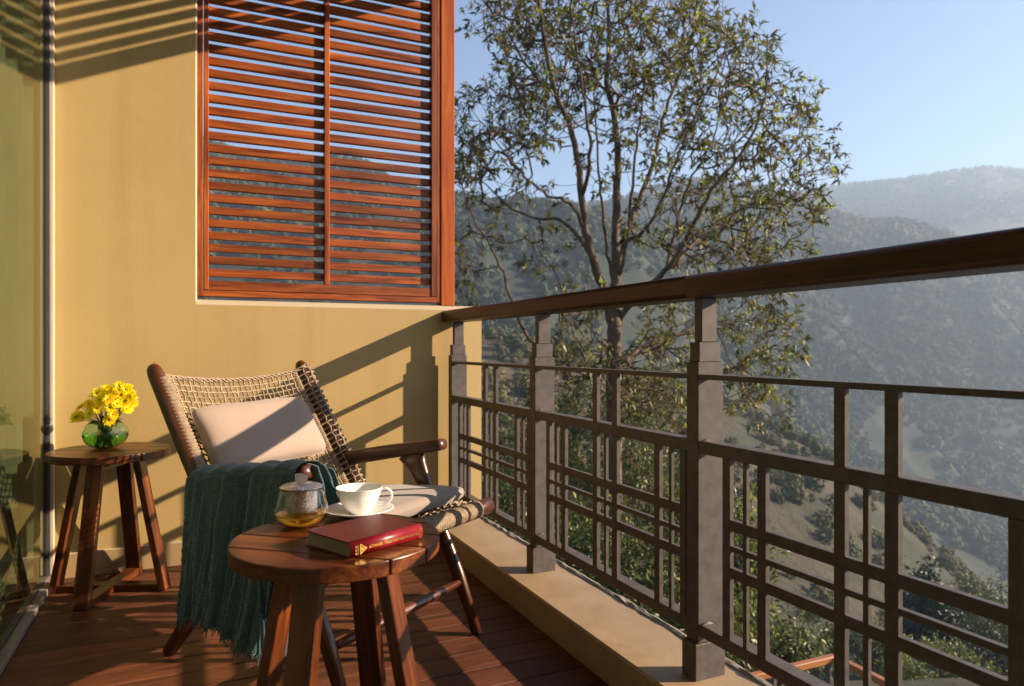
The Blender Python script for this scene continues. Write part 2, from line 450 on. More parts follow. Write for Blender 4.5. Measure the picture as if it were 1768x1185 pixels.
# ================================================================== railing
rl = thing('balcony_railing', 'bronze grey metal balcony railing in a grid pattern with a dark wood handrail', 'railing', (1.2, .9, ZK))
SP = .923
Y1 = 3.249
def weld(x, y, z, s, parent):
    V = []; F = []
    for a in range(5):
        for b in range(7):
            u, v = a / 4 - .5, b / 6 - .5
            h = .0045 * (1 - (2 * u) ** 2) * (1 - (2 * v) ** 2) * (1.2 + 1.6 * noise.noise((u * 9 + y * 7, v * 9, z)))
            V.append((x + u * s, y + v * .010, z + h))
    return V, [(a * 7 + b, (a + 1) * 7 + b, (a + 1) * 7 + b + 1, a * 7 + b + 1) for a in range(4) for b in range(6)]
for k in range(-1, 6):
    Yp = Y1 - SP * k
    if k == -1: continue
    last = (k == 0)
    py0, py1 = Yp, Yp + .055
    p = link('post', boxmesh(.096, .055, .092, .002, M_metal), M_metal, rl, Matrix.Translation((1.198, Yp + .0275, ZK + .046)))
    box('post_shaft', 1.161, 1.243, Yp + .004, Yp + .050, ZK + .0922, -.038, M_metal, p, .002)
    box('post_collar', 1.168, 1.237, Yp + .008, Yp + .046, -.0378, .013, M_metal, p, .002)
    box('post_neck', 1.180, 1.230, Yp + .013, Yp + .042, .0132, .1262, M_metal, p, .002)
    if not last:
        for xx, zz_, s_ in ((1.183, -.2358, .028), (1.184, -.6988, .034)):
            v, f = weld(xx, Yp - .004, zz_, s_, p); link('weld_bead', mesh('weld', v, [q[::-1] for q in f], True, M_metal), M_metal, p)
for k in range(0, 5):                    # panel between post k and post k+1 (nearer)
    Yp = Y1 - SP * k                      # front of far post
    ya, yb = Yp - SP + .0505, Yp + .0035
    ybar('rail', 1.163, 1.198, ya, yb, -.081, -.068, M_metal, rl, .0012)
    ybar('rail', 1.163, 1.203, ya, yb, -.268, -.236, M_metal, rl, .0015)
    ybar('rail', 1.163, 1.203, ya, yb, -.729, -.699, M_metal, rl, .0015)
    thick = [(.082, .108), (.196, .222), (.404, .430), (.516, .544), (.731, .755), (.843, .867)]
    thin = [(.149, .161), (.469, .481), (.794, .806)]
    # vertical members, full height between mid rail and bottom rail
    for a, b in thick:
        vbar('upright', 1.163, 1.176, Yp - b, Yp - a, -.6988, -.2682, M_metal, rl, .0008)
    for a, b in thin:
        vbar('thin_upright', 1.1645, 1.1745, Yp - b, Yp - a, -.6988, -.2682, M_metal, rl, .0008)
    for a, b in ((.404, .430), (.516, .544)):
        vbar('upright', 1.163, 1.176, Yp - b, Yp - a, -.2358, -.0812, M_metal, rl, .0008)
    # horizontal members run between the thick uprights, a hair proud
    for z0, z1, dx in ((-.437, -.411, 0), (-.4865, -.4735, .0012), (-.550, -.525, 0)):
        ybar('cross_rail', 1.1637 + dx, 1.1785, Yp - .866, Yp - .083, z0, z1, M_metal, rl, .0008)
# handrail: rounded section in lengths
def handrail_mesh(L):
    pts = []
    w2, h2 = .058, .029
    for cx, cy, a0 in ((w2 - .012, h2 - .012, 0), (-w2 + .012, h2 - .012, 90), (-w2 + .010, -h2 + .010, 180), (w2 - .010, -h2 + .010, 270)):
        for q in range(5):
            a = R_(a0 + q * 22.5); r = .012 if a0 < 180 else .010
            pts.append((cx + r * math.cos(a), cy + r * math.sin(a)))
    n = len(pts); V = [(x, y, -L / 2) for x, y in pts] + [(x, y, L / 2) for x, y in pts]
    F = [tuple(range(n - 1, -1, -1)), tuple(range(n, 2 * n))] + [(i, (i + 1) % n, n + (i + 1) % n, n + i) for i in range(n)]
    me = mesh('handrail', V, F, False, M_rail)
    for k, p in enumerate(me.polygons):
        if k > 1 and (k - 2) % 5 != 4: p.use_smooth = True
    return me
for y0, y1 in ((1.4405, WY - .0005), (-.60, 1.4395), (-1.9, -.601)):
    M = Matrix.Translation((1.203, (y0 + y1) / 2, .1555)) @ Matrix.Rotation(math.pi / 2, 4, 'X')
    # local z -> -Y/Y, local y -> z
    link('handrail', handrail_mesh(y1 - y0), None, rl, M)

# ================================================================== furniture
ZT = -.395
TH = ZT - ZD
def make_table():
    t = thing('side_table', '-', 'side table', (0, 0, 0), 0, 'round slatted side tables')
    R = .212; th = .030
    edges = [-R, -.122, -.030, .062, .150, R]
    for a, b in zip(edges[:-1], edges[1:]):
        a += .0022 * (a > -R); b -= .0022 * (b < R)
        # outline of the slice a<y<b of the disc
        n = 14; P = []
        xa = lambda yy: math.sqrt(max(R * R - yy * yy, 0))
        ys = [a + (b - a) * q / n for q in range(n + 1)]
        P = [(xa(yy), yy) for yy in ys] + [(-xa(yy), yy) for yy in ys[::-1]]
        Q = []
        for p in P:
            if not Q or math.dist(p, Q[-1]) > 1e-4: Q.append(p)
        if math.dist(Q[0], Q[-1]) < 1e-4: Q.pop()
        bm = bmesh.new()
        vs = [bm.verts.new((TH - th, y_, x_)) for x_, y_ in Q]
        f = bm.faces.new(vs)
        ex = bmesh.ops.extrude_face_region(bm, geom=[f])
        bmesh.ops.translate(bm, verts=[v for v in ex['geom'] if isinstance(v, bmesh.types.BMVert)], vec=(th, 0, 0))
        bmesh.ops.recalc_face_normals(bm, faces=bm.faces)
        ed = [e for e in bm.edges if e.is_boundary is False and len(e.link_faces) == 2 and e.calc_face_angle(0) > .9]
        bmesh.ops.bevel(bm, geom=ed, offset=.0025, segments=2, profile=.5, affect='EDGES')
        me = bpy.data.meshes.new('top_plank'); bm.to_mesh(me); bm.free(); me.materials.append(M_tab)
        # local (x,y,z)=(height, y, along grain)
        M = Matrix(((0, 0, 1, 0), (0, 1, 0, 0), (1, 0, 0, 0), (0, 0, 0, 1)))
        link('top_plank', me, None, t, M)
    a0 = 0.0
    for k in range(4):
        a = a0 + k * math.pi / 2
        d = Vector((math.cos(a), math.sin(a), 0)); s = Vector((-d.y, d.x, 0))
        p0 = d * .205 + Vector((0, 0, .0)); p1 = d * .105 + Vector((0, 0, TH - th - .0005))
        bar('leg', p0 + Vector((0, 0, .001)), p1, .056, .026, s, M_tab, t, .002)
    for k in range(2):
        a = a0 + k * math.pi / 2
        d = Vector((math.cos(a), math.sin(a), 0)); s = Vector((-d.y, d.x, 0))
        if k == 0:
            bar('base_beam', d * -.188 + Vector((0, 0, .015)), d * .188 + Vector((0, 0, .015)), .052, .026, s, M_tab, t, .002)
        else:
            for sg in (-1, 1):
                bar('base_beam', d * (.0262 * sg) + Vector((0, 0, .0155)), d * (.188 * sg) + Vector((0, 0, .0155)), .050, .025, s, M_tab, t, .002)
        bar('top_brace', d * -.12 + Vector((0, 0, TH - th - .012 - .02 * k)), d * .12 + Vector((0, 0, TH - th - .012 - .02 * k)), .045, .018, s, M_tab, t, .002)
    return t
t1 = make_table()
# front table: plank direction -38 deg, leg toward -51.6 deg
M1 = Matrix.Translation((.275, 1.478, ZD)) @ Matrix.Rotation(R_(-38.3), 4, 'Z')
t1.matrix_world = M1; WM[t1] = M1
t1['label'] = 'round slatted wood side table in front, holding the teapot, cup and red book'
M2 = Matrix.Translation((-.290, 3.112, ZD)) @ Matrix.Rotation(R_(-20.5), 4, 'Z')
t2 = copy_tree(t1, M2, 'round slatted wood side table against the wall with the bowl of flowers')

# ---- chair
CY = .615
CM = Matrix.Translation((.386, 2.267, ZD)) @ Matrix.Rotation(CY, 4, 'Z')
def C(x, f, h): return CM @ Vector((x, -f, h))
ch = thing('lounge_chair', 'dark wood lounge chair with an open woven rope back, turned toward the railing', 'chair', (.386, 2.267, ZD), CY)
UX = CM.to_3x3() @ Vector((1, 0, 0))
A0 = np.array([-.435, .875]); B0 = np.array([-.143, .44]); TT = (B0 - A0) / np.linalg.norm(B0 - A0); NN = np.array([-TT[1], TT[0]])
TT_UP = CM.to_3x3() @ Vector((0, -TT[0], TT[1]))
def bk(x, s, o=0):                        # point on the back plane
    q = A0 + TT * s + NN * o
    return C(x, q[0], q[1])
for sx in (-1, 1):
    X = .30 * sx
    # back post
    pts = [bk(X, s) for s in (-.012, 0, .02, .2, .4, .52, .60)]
    sweep('back_post', pts, [(.014, .015), (.021, .022), (.024, .025), (.024, .026), (.023, .026), (.021, .024), (.019, .02)], M_chair, ch, 14, UX)
    # rope wrapping
    P = []; Rr = []
    if sx < 0:
        for q in range(150):
            s = .045 + .40 * q / 149; P.append(bk(X - sx * .009, s, .004)); Rr.append((.0235 + .0026 * math.sin(q * 1.35), .0275 + .0026 * math.sin(q * 1.35)))
        sweep('rope_wrap', P, Rr, M_rope, ch, 12, UX)
    else:
        parts = []
        for q in range(24):
            s = .030 + .49 * q / 23
            parts.append(sweep_geo([bk(X + .0265 * math.cos(a_ / 12 * 6.2832), s + .002 * math.sin(a_), .0285 * math.sin(a_ / 12 * 6.2832)) for a_ in range(13)], .0034, 5, TT_UP, caps=False))
        v, f = merge(parts); tag(link('rope_wrap', mesh('rope_wrap', v, f, True, M_rope), None, ch), kind='stuff')
    # rear leg
    pts = [C(X, -.362, .004), C(X, -.25, .135), C(X, -.12, .285), C(X, -.035, .385)]
    sweep('rear_leg', pts, [(.014, .020), (.017, .028), (.017, .031), (.015, .026)], M_chair, ch, 12, UX, .55)
    # seat side rail
    pts = [C(X * .93, -.17, .385), C(X * .93, .0, .385), C(X * .93, .2, .40), C(X * .93, .385, .418)]
    sweep('seat_rail', pts, [(.014, .018)] * 4, M_chair, ch, 12, UX, .5)
    # front leg, flaring into the arm
    pts = [C(X, .378, .004), C(X, .30, .19), C(X, .215, .36), C(X, .165, .475), C(X, .135, .53), C(X, .105, .580)]
    sweep('front_leg', pts, [(.013, .017), (.016, .024), (.017, .026), (.017, .027), (.018, .036), (.019, .058)], M_chair, ch, 14, UX, .5)
    # arm
    pts = [C(X, -.245, .522), C(X, -.2, .532), C(X, -.1, .552), C(X, .0, .572), C(X, .1, .59), C(X, .19, .606), C(X, .232, .614), C(X, .243, .616)]
    sweep('arm', pts, [(.016, .024), (.020, .027), (.022, .026), (.024, .025), (.026, .023), (.026, .021), (.025, .020), (.021, .016)], M_chair, ch, 20, UX, .8)
pts = [C(x, .315, .163) for x in (-.292, -.15, 0, .15, .292)]
sweep('stretcher', pts, [.011, .0155, .017, .0155, .011], M_chair, ch, 12)
pts = [C(x, -.30, .16) for x in (-.30, 0, .30)]
pts = [C(x, .402, .422) for x in (-.335, -.328, -.28, .28, .328, .335)]
sweep('seat_front_bar', pts, [(.020, .020), (.027, .027), (.024, .024), (.024, .024), (.027, .027), (.020, .020)], M_chair, ch, 14)
P = []; Rr = []
for q in range(150):
    x = -.262 + .524 * q / 149; P.append(C(x, .402, .422)); Rr.append(.0275 + .0016 * math.sin(q * 1.9))
sweep('rope_wrap', P, Rr, M_rope, ch, 14)
pts = [bk(x, .56, -.01) for x in (-.29, 0, .29)]
sweep('lower_back_bar', pts, .013, M_chair, ch, 10)
pts = [bk(x, .022 + .012 * (1 - (x / .28) ** 2), -.03 * (1 - (x / .28) ** 2)) for x in np.linspace(-.28, .28, 13)]
# woven back cords
SAG = .045
def sag(x, s):
    if x > .262: return -SAG * .14 * (x < .28) + .031 * math.sqrt(max(0, 1 - ((min(x, .3325) - .300) / .0335) ** 2)) * min(1, (x - .262) / .012)
    return -SAG * (1 - (x / .285) ** 2) * (.6 + .4 * math.sin(math.pi * min(1, max(0, s / .55))))
nx, ns = 28, 24
xs = np.linspace(-.245, .300, nx); ss = np.linspace(.030, .520, ns)
for i, x in enumerate(xs):                # along the back
    P = []
    for j in range(2 * ns + 1):
        s = .018 + (.540 - .018) * j / (2 * ns)
        ph = (s - ss[0]) / (ss[1] - ss[0])
        wob = .0015 * noise.noise((i * 3.3, s * 20, 0))
        P.append(bk(x + wob, s + .012 * (1 - (x / .28) ** 2) * (s < .03), sag(x, s) + .0028 * math.cos(math.pi * (ph + i))))
    sweep('back_cord', P, .0031, M_rope if i % 3 else M_rope2, ch, 5, UX, 0, True, False)
for j, s in enumerate(ss):
    P = []
    for i in range(2 * nx + 1):
        x = -.272 + .603 * i / (2 * nx)
        ph = (x - xs[0]) / (xs[1] - xs[0])
        P.append(bk(x, s + .0012 * noise.noise((x * 20, j * 2.1, 5)) + .012 * (1 - (x / .28) ** 2) * (1 - s / .52), sag(x, s) - .0028 * math.cos(math.pi * (ph + j))))
    sweep('back_cord', P, .0031, M_rope2 if j % 3 else M_rope, ch, 5, UX, 0, True, False)
# plaited edge bands
for sx in (-1, 1):
    parts = []
    for k in range(4):
        P = []
        for q in range(110):
            s = .03 + .49 * q / 109
            P.append(bk(sx * (.257 + .010 * math.sin(q * .75 + k * 1.57)), s, sag(.257, s) + .006 * math.cos(q * .75 + k * 1.57)))
        parts.append(sweep_geo(P, .0026, 5, UX))
    v, f = merge(parts); link('edge_braid', mesh('edge_braid', v, f, True, M_rope2), None, ch)
P = [bk(x, .024 + .012 * (1 - (x / .28) ** 2), sag(x, 0)) for x in np.linspace(-.29, .29, 40)]
parts = []
for k in range(3):
    PP = [p + Vector((0, 0, .006 * math.sin(i * 1.6 + k * 2.1))) + UX * 0 + (CM.to_3x3() @ Vector((0, .006 * math.cos(i * 1.6 + k * 2.1), 0))) for i, p in enumerate(P)]
    parts.append(sweep_geo(PP, .003, 5))
v, f = merge(parts); link('top_braid', mesh('top_braid', v, f, True, M_rope2), None, ch)
# seat weave
def seat(x, f): 
    sg = 1 - (x / .28) ** 2
    return C(x, f, .405 + .035 * max(0, (f + .1) / .5) - .03 * sg * math.sin(math.pi * min(1, max(0, (f + .15) / .56))) + .0)
parts = []
for i, x in enumerate(np.linspace(-.25, .25, 30)):
    P = [seat(x, f) + Vector((0, 0, .003 * math.cos(math.pi * (q + i)))) for q, f in enumerate(np.linspace(-.15, .405, 44))]
    parts.append(sweep_geo(P, .0034, 5))
for j, f in enumerate(np.linspace(-.13, .385, 30)):
    P = [seat(x, f) + Vector((0, 0, -.003 * math.cos(math.pi * (q + j)))) for q, x in enumerate(np.linspace(-.28, .28, 40))]
    parts.append(sweep_geo(P, .0034, 5))
v, f = merge(parts); link('seat_weave', mesh('seat_weave', v, f, True, M_rope2), None, ch)

# ---- cushions
def cushion_mesh(a, b, t, n=44, pinch=.10, puff=.42, mat=None, wr=.004):
    """pillow in local xy, half sizes a,b, half thickness t"""
    V = []; F = []
    def pt(u, v, sgn):
        e = (1 - abs(u) ** 3.2) * (1 - abs(v) ** 3.2)
        z = t * max(e, 0) ** puff
        k = 1 - pinch * (1 - abs(u) ** 2) * (abs(v) ** 4) ; k2 = 1 - pinch * (1 - abs(v) ** 2) * (abs(u) ** 4)
        z += wr * noise.noise((u * 2.2, v * 2.2, sgn)) * e
        rc = 1 - .085 * (abs(u) * abs(v)) ** 7
        return (a * u * k2 * rc, b * v * k * rc, sgn * z)
    for sgn in (1, -1):
        o = len(V)
        for i in range(n + 1):
            for j in range(n + 1):
                V.append(pt(2 * i / n - 1, 2 * j / n - 1, sgn))
        for i in range(n):
            for j in range(n):
                q = (o + i * (n + 1) + j, o + (i + 1) * (n + 1) + j, o + (i + 1) * (n + 1) + j + 1, o + i * (n + 1) + j + 1)
                F.append(q if sgn > 0 else q[::-1])
    me = mesh('cushion', V, F, True, mat)
    bm = bmesh.new(); bm.from_mesh(me); bmesh.ops.remove_doubles(bm, verts=bm.verts, dist=1e-4)
    bmesh.ops.recalc_face_normals(bm, faces=bm.faces); bm.to_mesh(me); bm.free()
    return me
def seam(par, a, b, pinch, mat):
    P = []
    for q in range(160):
        t_ = q / 160 * 8; k_ = int(t_ // 2); u_ = t_ % 2 - 1
        u, v = ((u_, -1), (1, u_), (-u_, 1), (-1, -u_))[k_]
        P.append(Vector((a * u * (1 - pinch * (1 - v * v) * u ** 4), b * v * (1 - pinch * (1 - u * u) * v ** 4), 0)))
    P = [Vector((p.x * (1 - .085 * (abs(p.x / a) * abs(p.y / b)) ** 7), p.y * (1 - .085 * (abs(p.x / a) * abs(p.y / b)) ** 7), 0)) for p in P]
    P.append(P[0]); V, F = sweep_geo(P, .0016, 6, caps=False)
    link('seam', mesh('seam', V, F, True, mat), None, par, WM[par])
# pillow leaning on the back
O_ = bk(-.030, .278, .030)
ax = UX.copy(); ay = (bk(0, 0) - bk(0, .5)).normalized(); az = ax.cross(ay)
MP = Matrix((ax, ay, az)).transposed().to_4x4(); MP = Matrix.Translation(O_) @ MP @ Matrix.Rotation(R_(1.5), 4, 'Z')
pil = link('pillow', cushion_mesh(.236, .118, .052, mat=M_cushion, pinch=.045, puff=.46), None, None, MP)
seam(pil, .236, .118, .045, M_cushion)
tag(pil, 'pinkish beige rectangular lumbar pillow leaning on the woven chair back', 'pillow')
# seat cushion
zc = C(0, .125, .4530)
ax = UX.copy(); fw = (C(0, 1, 0) - C(0, 0, 0)); ay = (-fw + Vector((0, 0, -.085))).normalized(); az = ax.cross(ay)
MS = Matrix.Translation(zc) @ Matrix((ax, ay, az)).transposed().to_4x4()
sc_ = link('seat_cushion', cushion_mesh(.285, .250, .032, mat=M_seatc, pinch=.03, puff=.26), None, None, MS)
seam(sc_, .285, .250, .03, M_seatc)
tag(sc_, 'thin grey beige seat cushion lying on the woven chair seat', 'cushion')

# ---- throw blanket over the left arm
def throw_mat():
    m, nt, bs = new_mat('teal_gauze')
    v = coords(nt, (1, 1, 1), False)
    wv = N(nt, 'ShaderNodeTexWave', i_Scale=34.0, i_Distortion=9.0, i_Detail=3.0); wv.bands_direction = 'Z'
    wv.inputs['Detail Scale'].default_value = 2.0
    w2 = N(nt, 'ShaderNodeTexWave', i_Scale=38.0, i_Distortion=7.0, i_Detail=3.0); w2.bands_direction = 'Y'
    nt.links.new(v, wv.inputs[0]); nt.links.new(v, w2.inputs[0])
    mx = N(nt, 'ShaderNodeMath', operation='MULTIPLY_ADD'); mx.inputs[1].default_value = .6
    nt.links.new(w2.outputs['Fac'], mx.inputs[0]); nt.links.new(wv.outputs['Fac'], mx.inputs[2])
    c = ramp(nt, mx.outputs[0], [(.2, (.036, .090, .106)), (1, (.062, .138, .150))])
    nt.links.new(c, bs.inputs['Base Color']); bs.inputs['Roughness'].default_value = .9; bs.inputs['Sheen Weight'].default_value = .3
    bump(nt, bs, mx.outputs[0], .42, .004)
    return m
M_throw = throw_mat()
th_root = thing('throw_blanket', 'teal crinkled cotton throw with a frayed hem draped over the left chair arm', 'blanket', tuple(C(-.33, 0, .62)), CY)
def throw_pt(u, v):
    """u 0..1 along the arm (rear->front), v 0..1 from outer hem up over the arm and down inside"""
    Lo, Lt, Li = .48, .10, .17
    s = v * (Lo + Lt + Li)
    arm_h = lambda f: .560 + .13 * (f + .1) + .034
    ftop = -.190 + .420 * u
    if s < Lo:
        k = s / Lo                                   # 0 hem .. 1 top
        f = (-.205 + .285 * u) * (1 - k) + ftop * k
        top = arm_h(ftop) - .012
        hem = .158 + .018 * math.sin(u * 5) - (.035 if u > .72 else 0) * (u - .72) / .28
        h = hem + (top - hem) * k
        x = -.352 - .014 * (1 - k)
        fold = .046 * noise.noise((u * 5.5 + .3 * k, k * .9, 1)) + .016 * noise.noise((u * 15 + .4 * k, k * 1.3, 7)) + .007 * noise.noise((u * 38, k * 2.5, 3))
        x += fold * (.35 + .65 * (1 - k)) * (1.15 - .3 * k) + .0035 * noise.noise((u * 14, k * 34, 0))
        f += .006 * noise.noise((u * 3, k * 5, 2))
    elif s < Lo + Lt:
        k = (s - Lo) / Lt; a = math.pi * k
        f = ftop; h = arm_h(ftop) - .012 + .020 * math.sin(a) + .004 * math.sin(u * 31)
        x = -.300 - .046 * math.cos(a)
        h += .004 * noise.noise((u * 12, k * 3, 1))
    else:
        k = (s - Lo - Lt) / Li
        f = ftop + .055 * k * (.3 + u); drop = .045 + .085 * (u ** 1.5)
        h = arm_h(ftop) - .012 - drop * k
        x = -.254 + .012 * math.sin(u * 26 + 2 * k) * (.3 + k) + .010 * k + .006 * noise.noise((u * 9, k * 9, 4))
    if u > .8:                                       # fabric rolls round the arm end
        f += (u - .8) * .05
    return C(x, f, h)
NU, NV = 130, 150
V = [throw_pt(i / NU, j / NV) for i in range(NU + 1) for j in range(NV + 1)]
F = [(i * (NV + 1) + j, (i + 1) * (NV + 1) + j, (i + 1) * (NV + 1) + j + 1, i * (NV + 1) + j + 1) for i in range(NU) for j in range(NV)]
CI = WM[th_root].inverted()
me = mesh('cloth', [CI @ v for v in V], F, True, M_throw)
tb = link('cloth', me, None, th_root, WM[th_root])
md = tb.modifiers.new('thick', 'SOLIDIFY'); md.thickness = .0022; md.offset = 0
# second, lower fold peeping out at the front hem
def fold_pt(u, k):
    f = .105 + .065 * u + .012 * math.sin(u * 11 + 2 * k); h = .125 + .36 * k + .014 * math.sin(u * 7)
    x = -.392 + .125 * u + .010 * math.sin(u * 15 + k * 3) + .045 * k * (1 - u)
    return C(x, f, h)
V = [fold_pt(i / 40, j / 50) for i in range(41) for j in range(51)]
F = [(i * 51 + j, (i + 1) * 51 + j, (i + 1) * 51 + j + 1, i * 51 + j + 1) for i in range(40) for j in range(50)]
tb2 = link('under_fold', mesh('under_fold', [CI @ v for v in V], F, True, M_throw), None, th_root, WM[th_root])
md = tb2.modifiers.new('thick', 'SOLIDIFY'); md.thickness = .002; md.offset = 0
def front_fold(u, k):
    x = -.300 + (.062 + .040 * k) * u + .045 * k; f = .232 + .018 * k + .020 * math.sin(u * 13 + 1.5 * k) + .012 * noise.noise((u * 5, k * 3, 0))
    h = .668 - .165 * k + .012 * math.sin(u * 2.5) - .03 * k * u - .02 * (1 - k) * u
    if k < .15: f -= (.15 - k) * .25; h -= (.15 - k) * .12
    h -= .016
    return C(x, f, h)
V = [front_fold(i / 50, j / 50) for i in range(51) for j in range(51)]
F = [(i * 51 + j, (i + 1) * 51 + j, (i + 1) * 51 + j + 1, i * 51 + j + 1) for i in range(50) for j in range(50)]
tb3 = link('front_fold', mesh('front_fold', [CI @ v for v in V], F, True, M_throw), None, th_root, WM[th_root])
md = tb3.modifiers.new('thick', 'SOLIDIFY'); md.thickness = .003; md.offset = 0
parts = []
for q in range(260):
    low = q > 190
    u = random.random(); p = fold_pt(u, 0) if low else throw_pt(u, 0)
    L = random.uniform(.012, .034) * (1.3 if low else 1); P = [p + Vector((0, 0, .004))]
    d = Vector((random.uniform(-.5, .5), random.uniform(-.5, .5), -1.3))
    for _ in range(4):
        d += Vector((random.uniform(-.5, .5), random.uniform(-.5, .5), -.1)); P.append(P[-1] + d.normalized() * L / 4)
    parts.append(sweep_geo(P, [.0013, .0012, .001, .0008, .0004], 4))
v, f = merge(parts)
tag(link('fringe', mesh('fringe', [CI @ p for p in v], f, True, M_throw), None, th_root, WM[th_root]), kind='stuff')

# ================================================================== things on the tables
def TR(x, y, z, rz=0): return Matrix.Translation((x, y, z)) @ Matrix.Rotation(rz, 4, 'Z')
# ---- saucer + cup
CUP = (.356, 1.640)
def saucer_cup():
    M = TR(*CUP, ZT)
    s = lathe('saucer', [(0, .0035), (.022, .003), (.026, 0), (.030, .0005), (.032, .004), (.060, .009), (.078, .0165), (.0805, .0175), (.0805, .0185), (.077, .0185), (.058, .0115), (.032, .007), (.026, .0062), (0, .006)], M_porc, None, M, 64)
    tag(s, 'thin white porcelain saucer on the front table under the cup', 'saucer')
    c = thing('teacup', 'wide white porcelain cup with a ring handle, standing on the saucer', 'cup', (*CUP, ZT + .0065))
    prof = [(0, .003), (.018, .003), (.019, 0), (.0235, 0), (.0245, .004), (.034, .013), (.043, .028), (.0495, .045), (.0525, .0595), (.0535, .0605), (.0528, .0608), (.0508, .0590), (.0475, .044), (.041, .0285), (.032, .0150), (.022, .0075), (0, .006)]
    lathe('cup_body', prof, M_porc, c, WM[c], 72)
    a = -YAW + R_(4)                       # handle points to the camera's right
    d = Vector((math.cos(a), math.sin(a), 0))
    B = Vector((*CUP, ZT + .0065))
    pr = [(.0470, .050), (.054, .0545), (.064, .0555), (.0725, .050), (.0755, .040), (.0715, .029), (.062, .0205), (.050, .0175), (.038, .019)]
    P = [B + d * r + Vector((0, 0, z)) for r, z in pr]
    P = [Vector(p) for p in catmull(P, 5)]
    sweep('handle', P, [(.0034, .0044)] * len(P), M_porc, c, 12)
saucer_cup()
# ---- teapot
POT = (.2185, 1.594)
def clear_glass(name, tint=(1, 1, 1), rough=0., ior=1.45):
    m, nt, bs = new_mat(name)
    bs.inputs['Base Color'].default_value = (*tint, 1); bs.inputs['Transmission Weight'].default_value = 1
    bs.inputs['Roughness'].default_value = rough; bs.inputs['IOR'].default_value = ior
    return m, nt, bs
def teapot():
    t = thing('glass_teapot', 'small clear glass teapot with textured lid and infuser, part filled with golden tea', 'teapot', (*POT, ZT))
    g, _, _ = clear_glass('pot_glass')
    tx, nt, bs = clear_glass('dimpled_glass', (1, .97, .95), .03)
    v = coords(nt, (1, 1, 1), False); vo = N(nt, 'ShaderNodeTexVoronoi', i_Scale=260.0); nt.links.new(v, vo.inputs['Vector'])
    bump(nt, bs, vo.outputs['Distance'], 1.0, .003)
    df = N(nt, 'ShaderNodeBsdfDiffuse'); df.inputs[0].default_value = (.62, .52, .48, 1); mxs = N(nt, 'ShaderNodeMixShader'); mxs.inputs[0].default_value = .14  # pinkish diffuse mixed in, standing in for sun glow in the glass
    nt.links.new(bs.outputs[0], mxs.inputs[1]); nt.links.new(df.outputs[0], mxs.inputs[2]); nt.links.new(mxs.outputs[0], nt.nodes['Material Output'].inputs[0])
    M = WM[t]
    out = [(0, .001), (.024, .001), (.036, .004), (.048, .013), (.0555, .024), (.0580, .034), (.0565, .046), (.0510, .066), (.0455, .082), (.0440, .0855)]
    inn = [(.0418, .0855), (.0434, .0815), (.0488, .0655), (.0543, .0458), (.0558, .034), (.0534, .0248), (.0465, .0150), (.035, .0062), (.022, .0035), (0, .0035)]
    lathe('glass_body', out + inn, g, t, M, 72)
    tea, nt2, bs2 = clear_glass('golden_tea', (.99, .72, .10), 0, 1.33)
    df = N(nt2, 'ShaderNodeBsdfTranslucent'); df.inputs[0].default_value = (.9, .52, .03, 1); mxs = N(nt2, 'ShaderNodeMixShader'); mxs.inputs[0].default_value = .3
    nt2.links.new(bs2.outputs[0], mxs.inputs[1]); nt2.links.new(df.outputs[0], mxs.inputs[2]); nt2.links.new(mxs.outputs[0], nt2.nodes['Material Output'].inputs[0])
    lathe('tea', [(0, .0042), (.022, .0042), (.0347, .0068), (.0462, .0155), (.0530, .0250), (.0545, .0300), (.0530, .0302), (0, .0302)], tea, t, M, 64)
    # infuser cup hanging inside
    inf = [(.0405, .086), (.0345, .082), (.0335, .050), (.0325, .036), (.0300, .0335), (0, .0335), (0, .0353), (.0290, .0353), (.0305, .037), (.0315, .050), (.0325, .083), (.0385, .0885)]
    lathe('infuser', inf, tx, t, M, 56)
    # tea leaves
    parts = []
    for q in range(260):
        a = random.random() * 6.28; r = .028 * math.sqrt(random.random()); z = .037 + .017 * random.random() ** 1.4
        p = Vector((r * math.cos(a), r * math.sin(a), z)); d = Vector((random.gauss(0, 1), random.gauss(0, 1), random.gauss(0, .6))).normalized() * random.uniform(.002, .0055)
        parts.append(sweep_geo([p - d, p, p + d], [.0004, .0012, .0004], 4))
    v_, f_ = merge(parts)
    tl = link('tea_leaves', mesh('tea_leaves', v_, f_, True, simple('dry_tea', (.055, .028, .014), .8, 0, .5, 200, 0)), None, t, M); tag(tl, kind='stuff')
    # lid
    lid = [(0, .0965), (.020, .0960), (.036, .0935), (.0450, .0895), (.0465, .0870), (.0450, .0860), (.0385, .0862), (.036, .0895), (.020, .0925), (0, .093)]
    l = lathe('lid', lid, tx, t, M, 56)
    kn = [(0, .0970), (.011, .0970), (.0135, .100), (.0132, .108), (.0140, .1135), (.0125, .1155), (.008, .1150), (0, .1125)]
    lathe('lid_knob', kn, tx, l, M, 40)
    # spout, pointing away to the left-front
    a = math.pi + .25 - YAW
    d = Vector((math.cos(a), math.sin(a), 0)); B = Vector((*POT, ZT))
    P = [B + d * r + Vector((0, 0, z)) for r, z in ((.050, .020), (.060, .026), (.068, .038), (.073, .052), (.078, .060))]
    # handle loop hidden behind, toward the chair
    d2 = Vector((math.sin(YAW), math.cos(YAW), 0)); P = [B + d2 * r + Vector((0, 0, z)) for r, z in ((.046, .078), (.062, .080), (.077, .070), (.082, .052), (.074, .036), (.0575, .030))]
    P = [Vector(p) for p in catmull(P, 4)]
    sweep('handle', P, .0032, g, t, 10)
teapot()
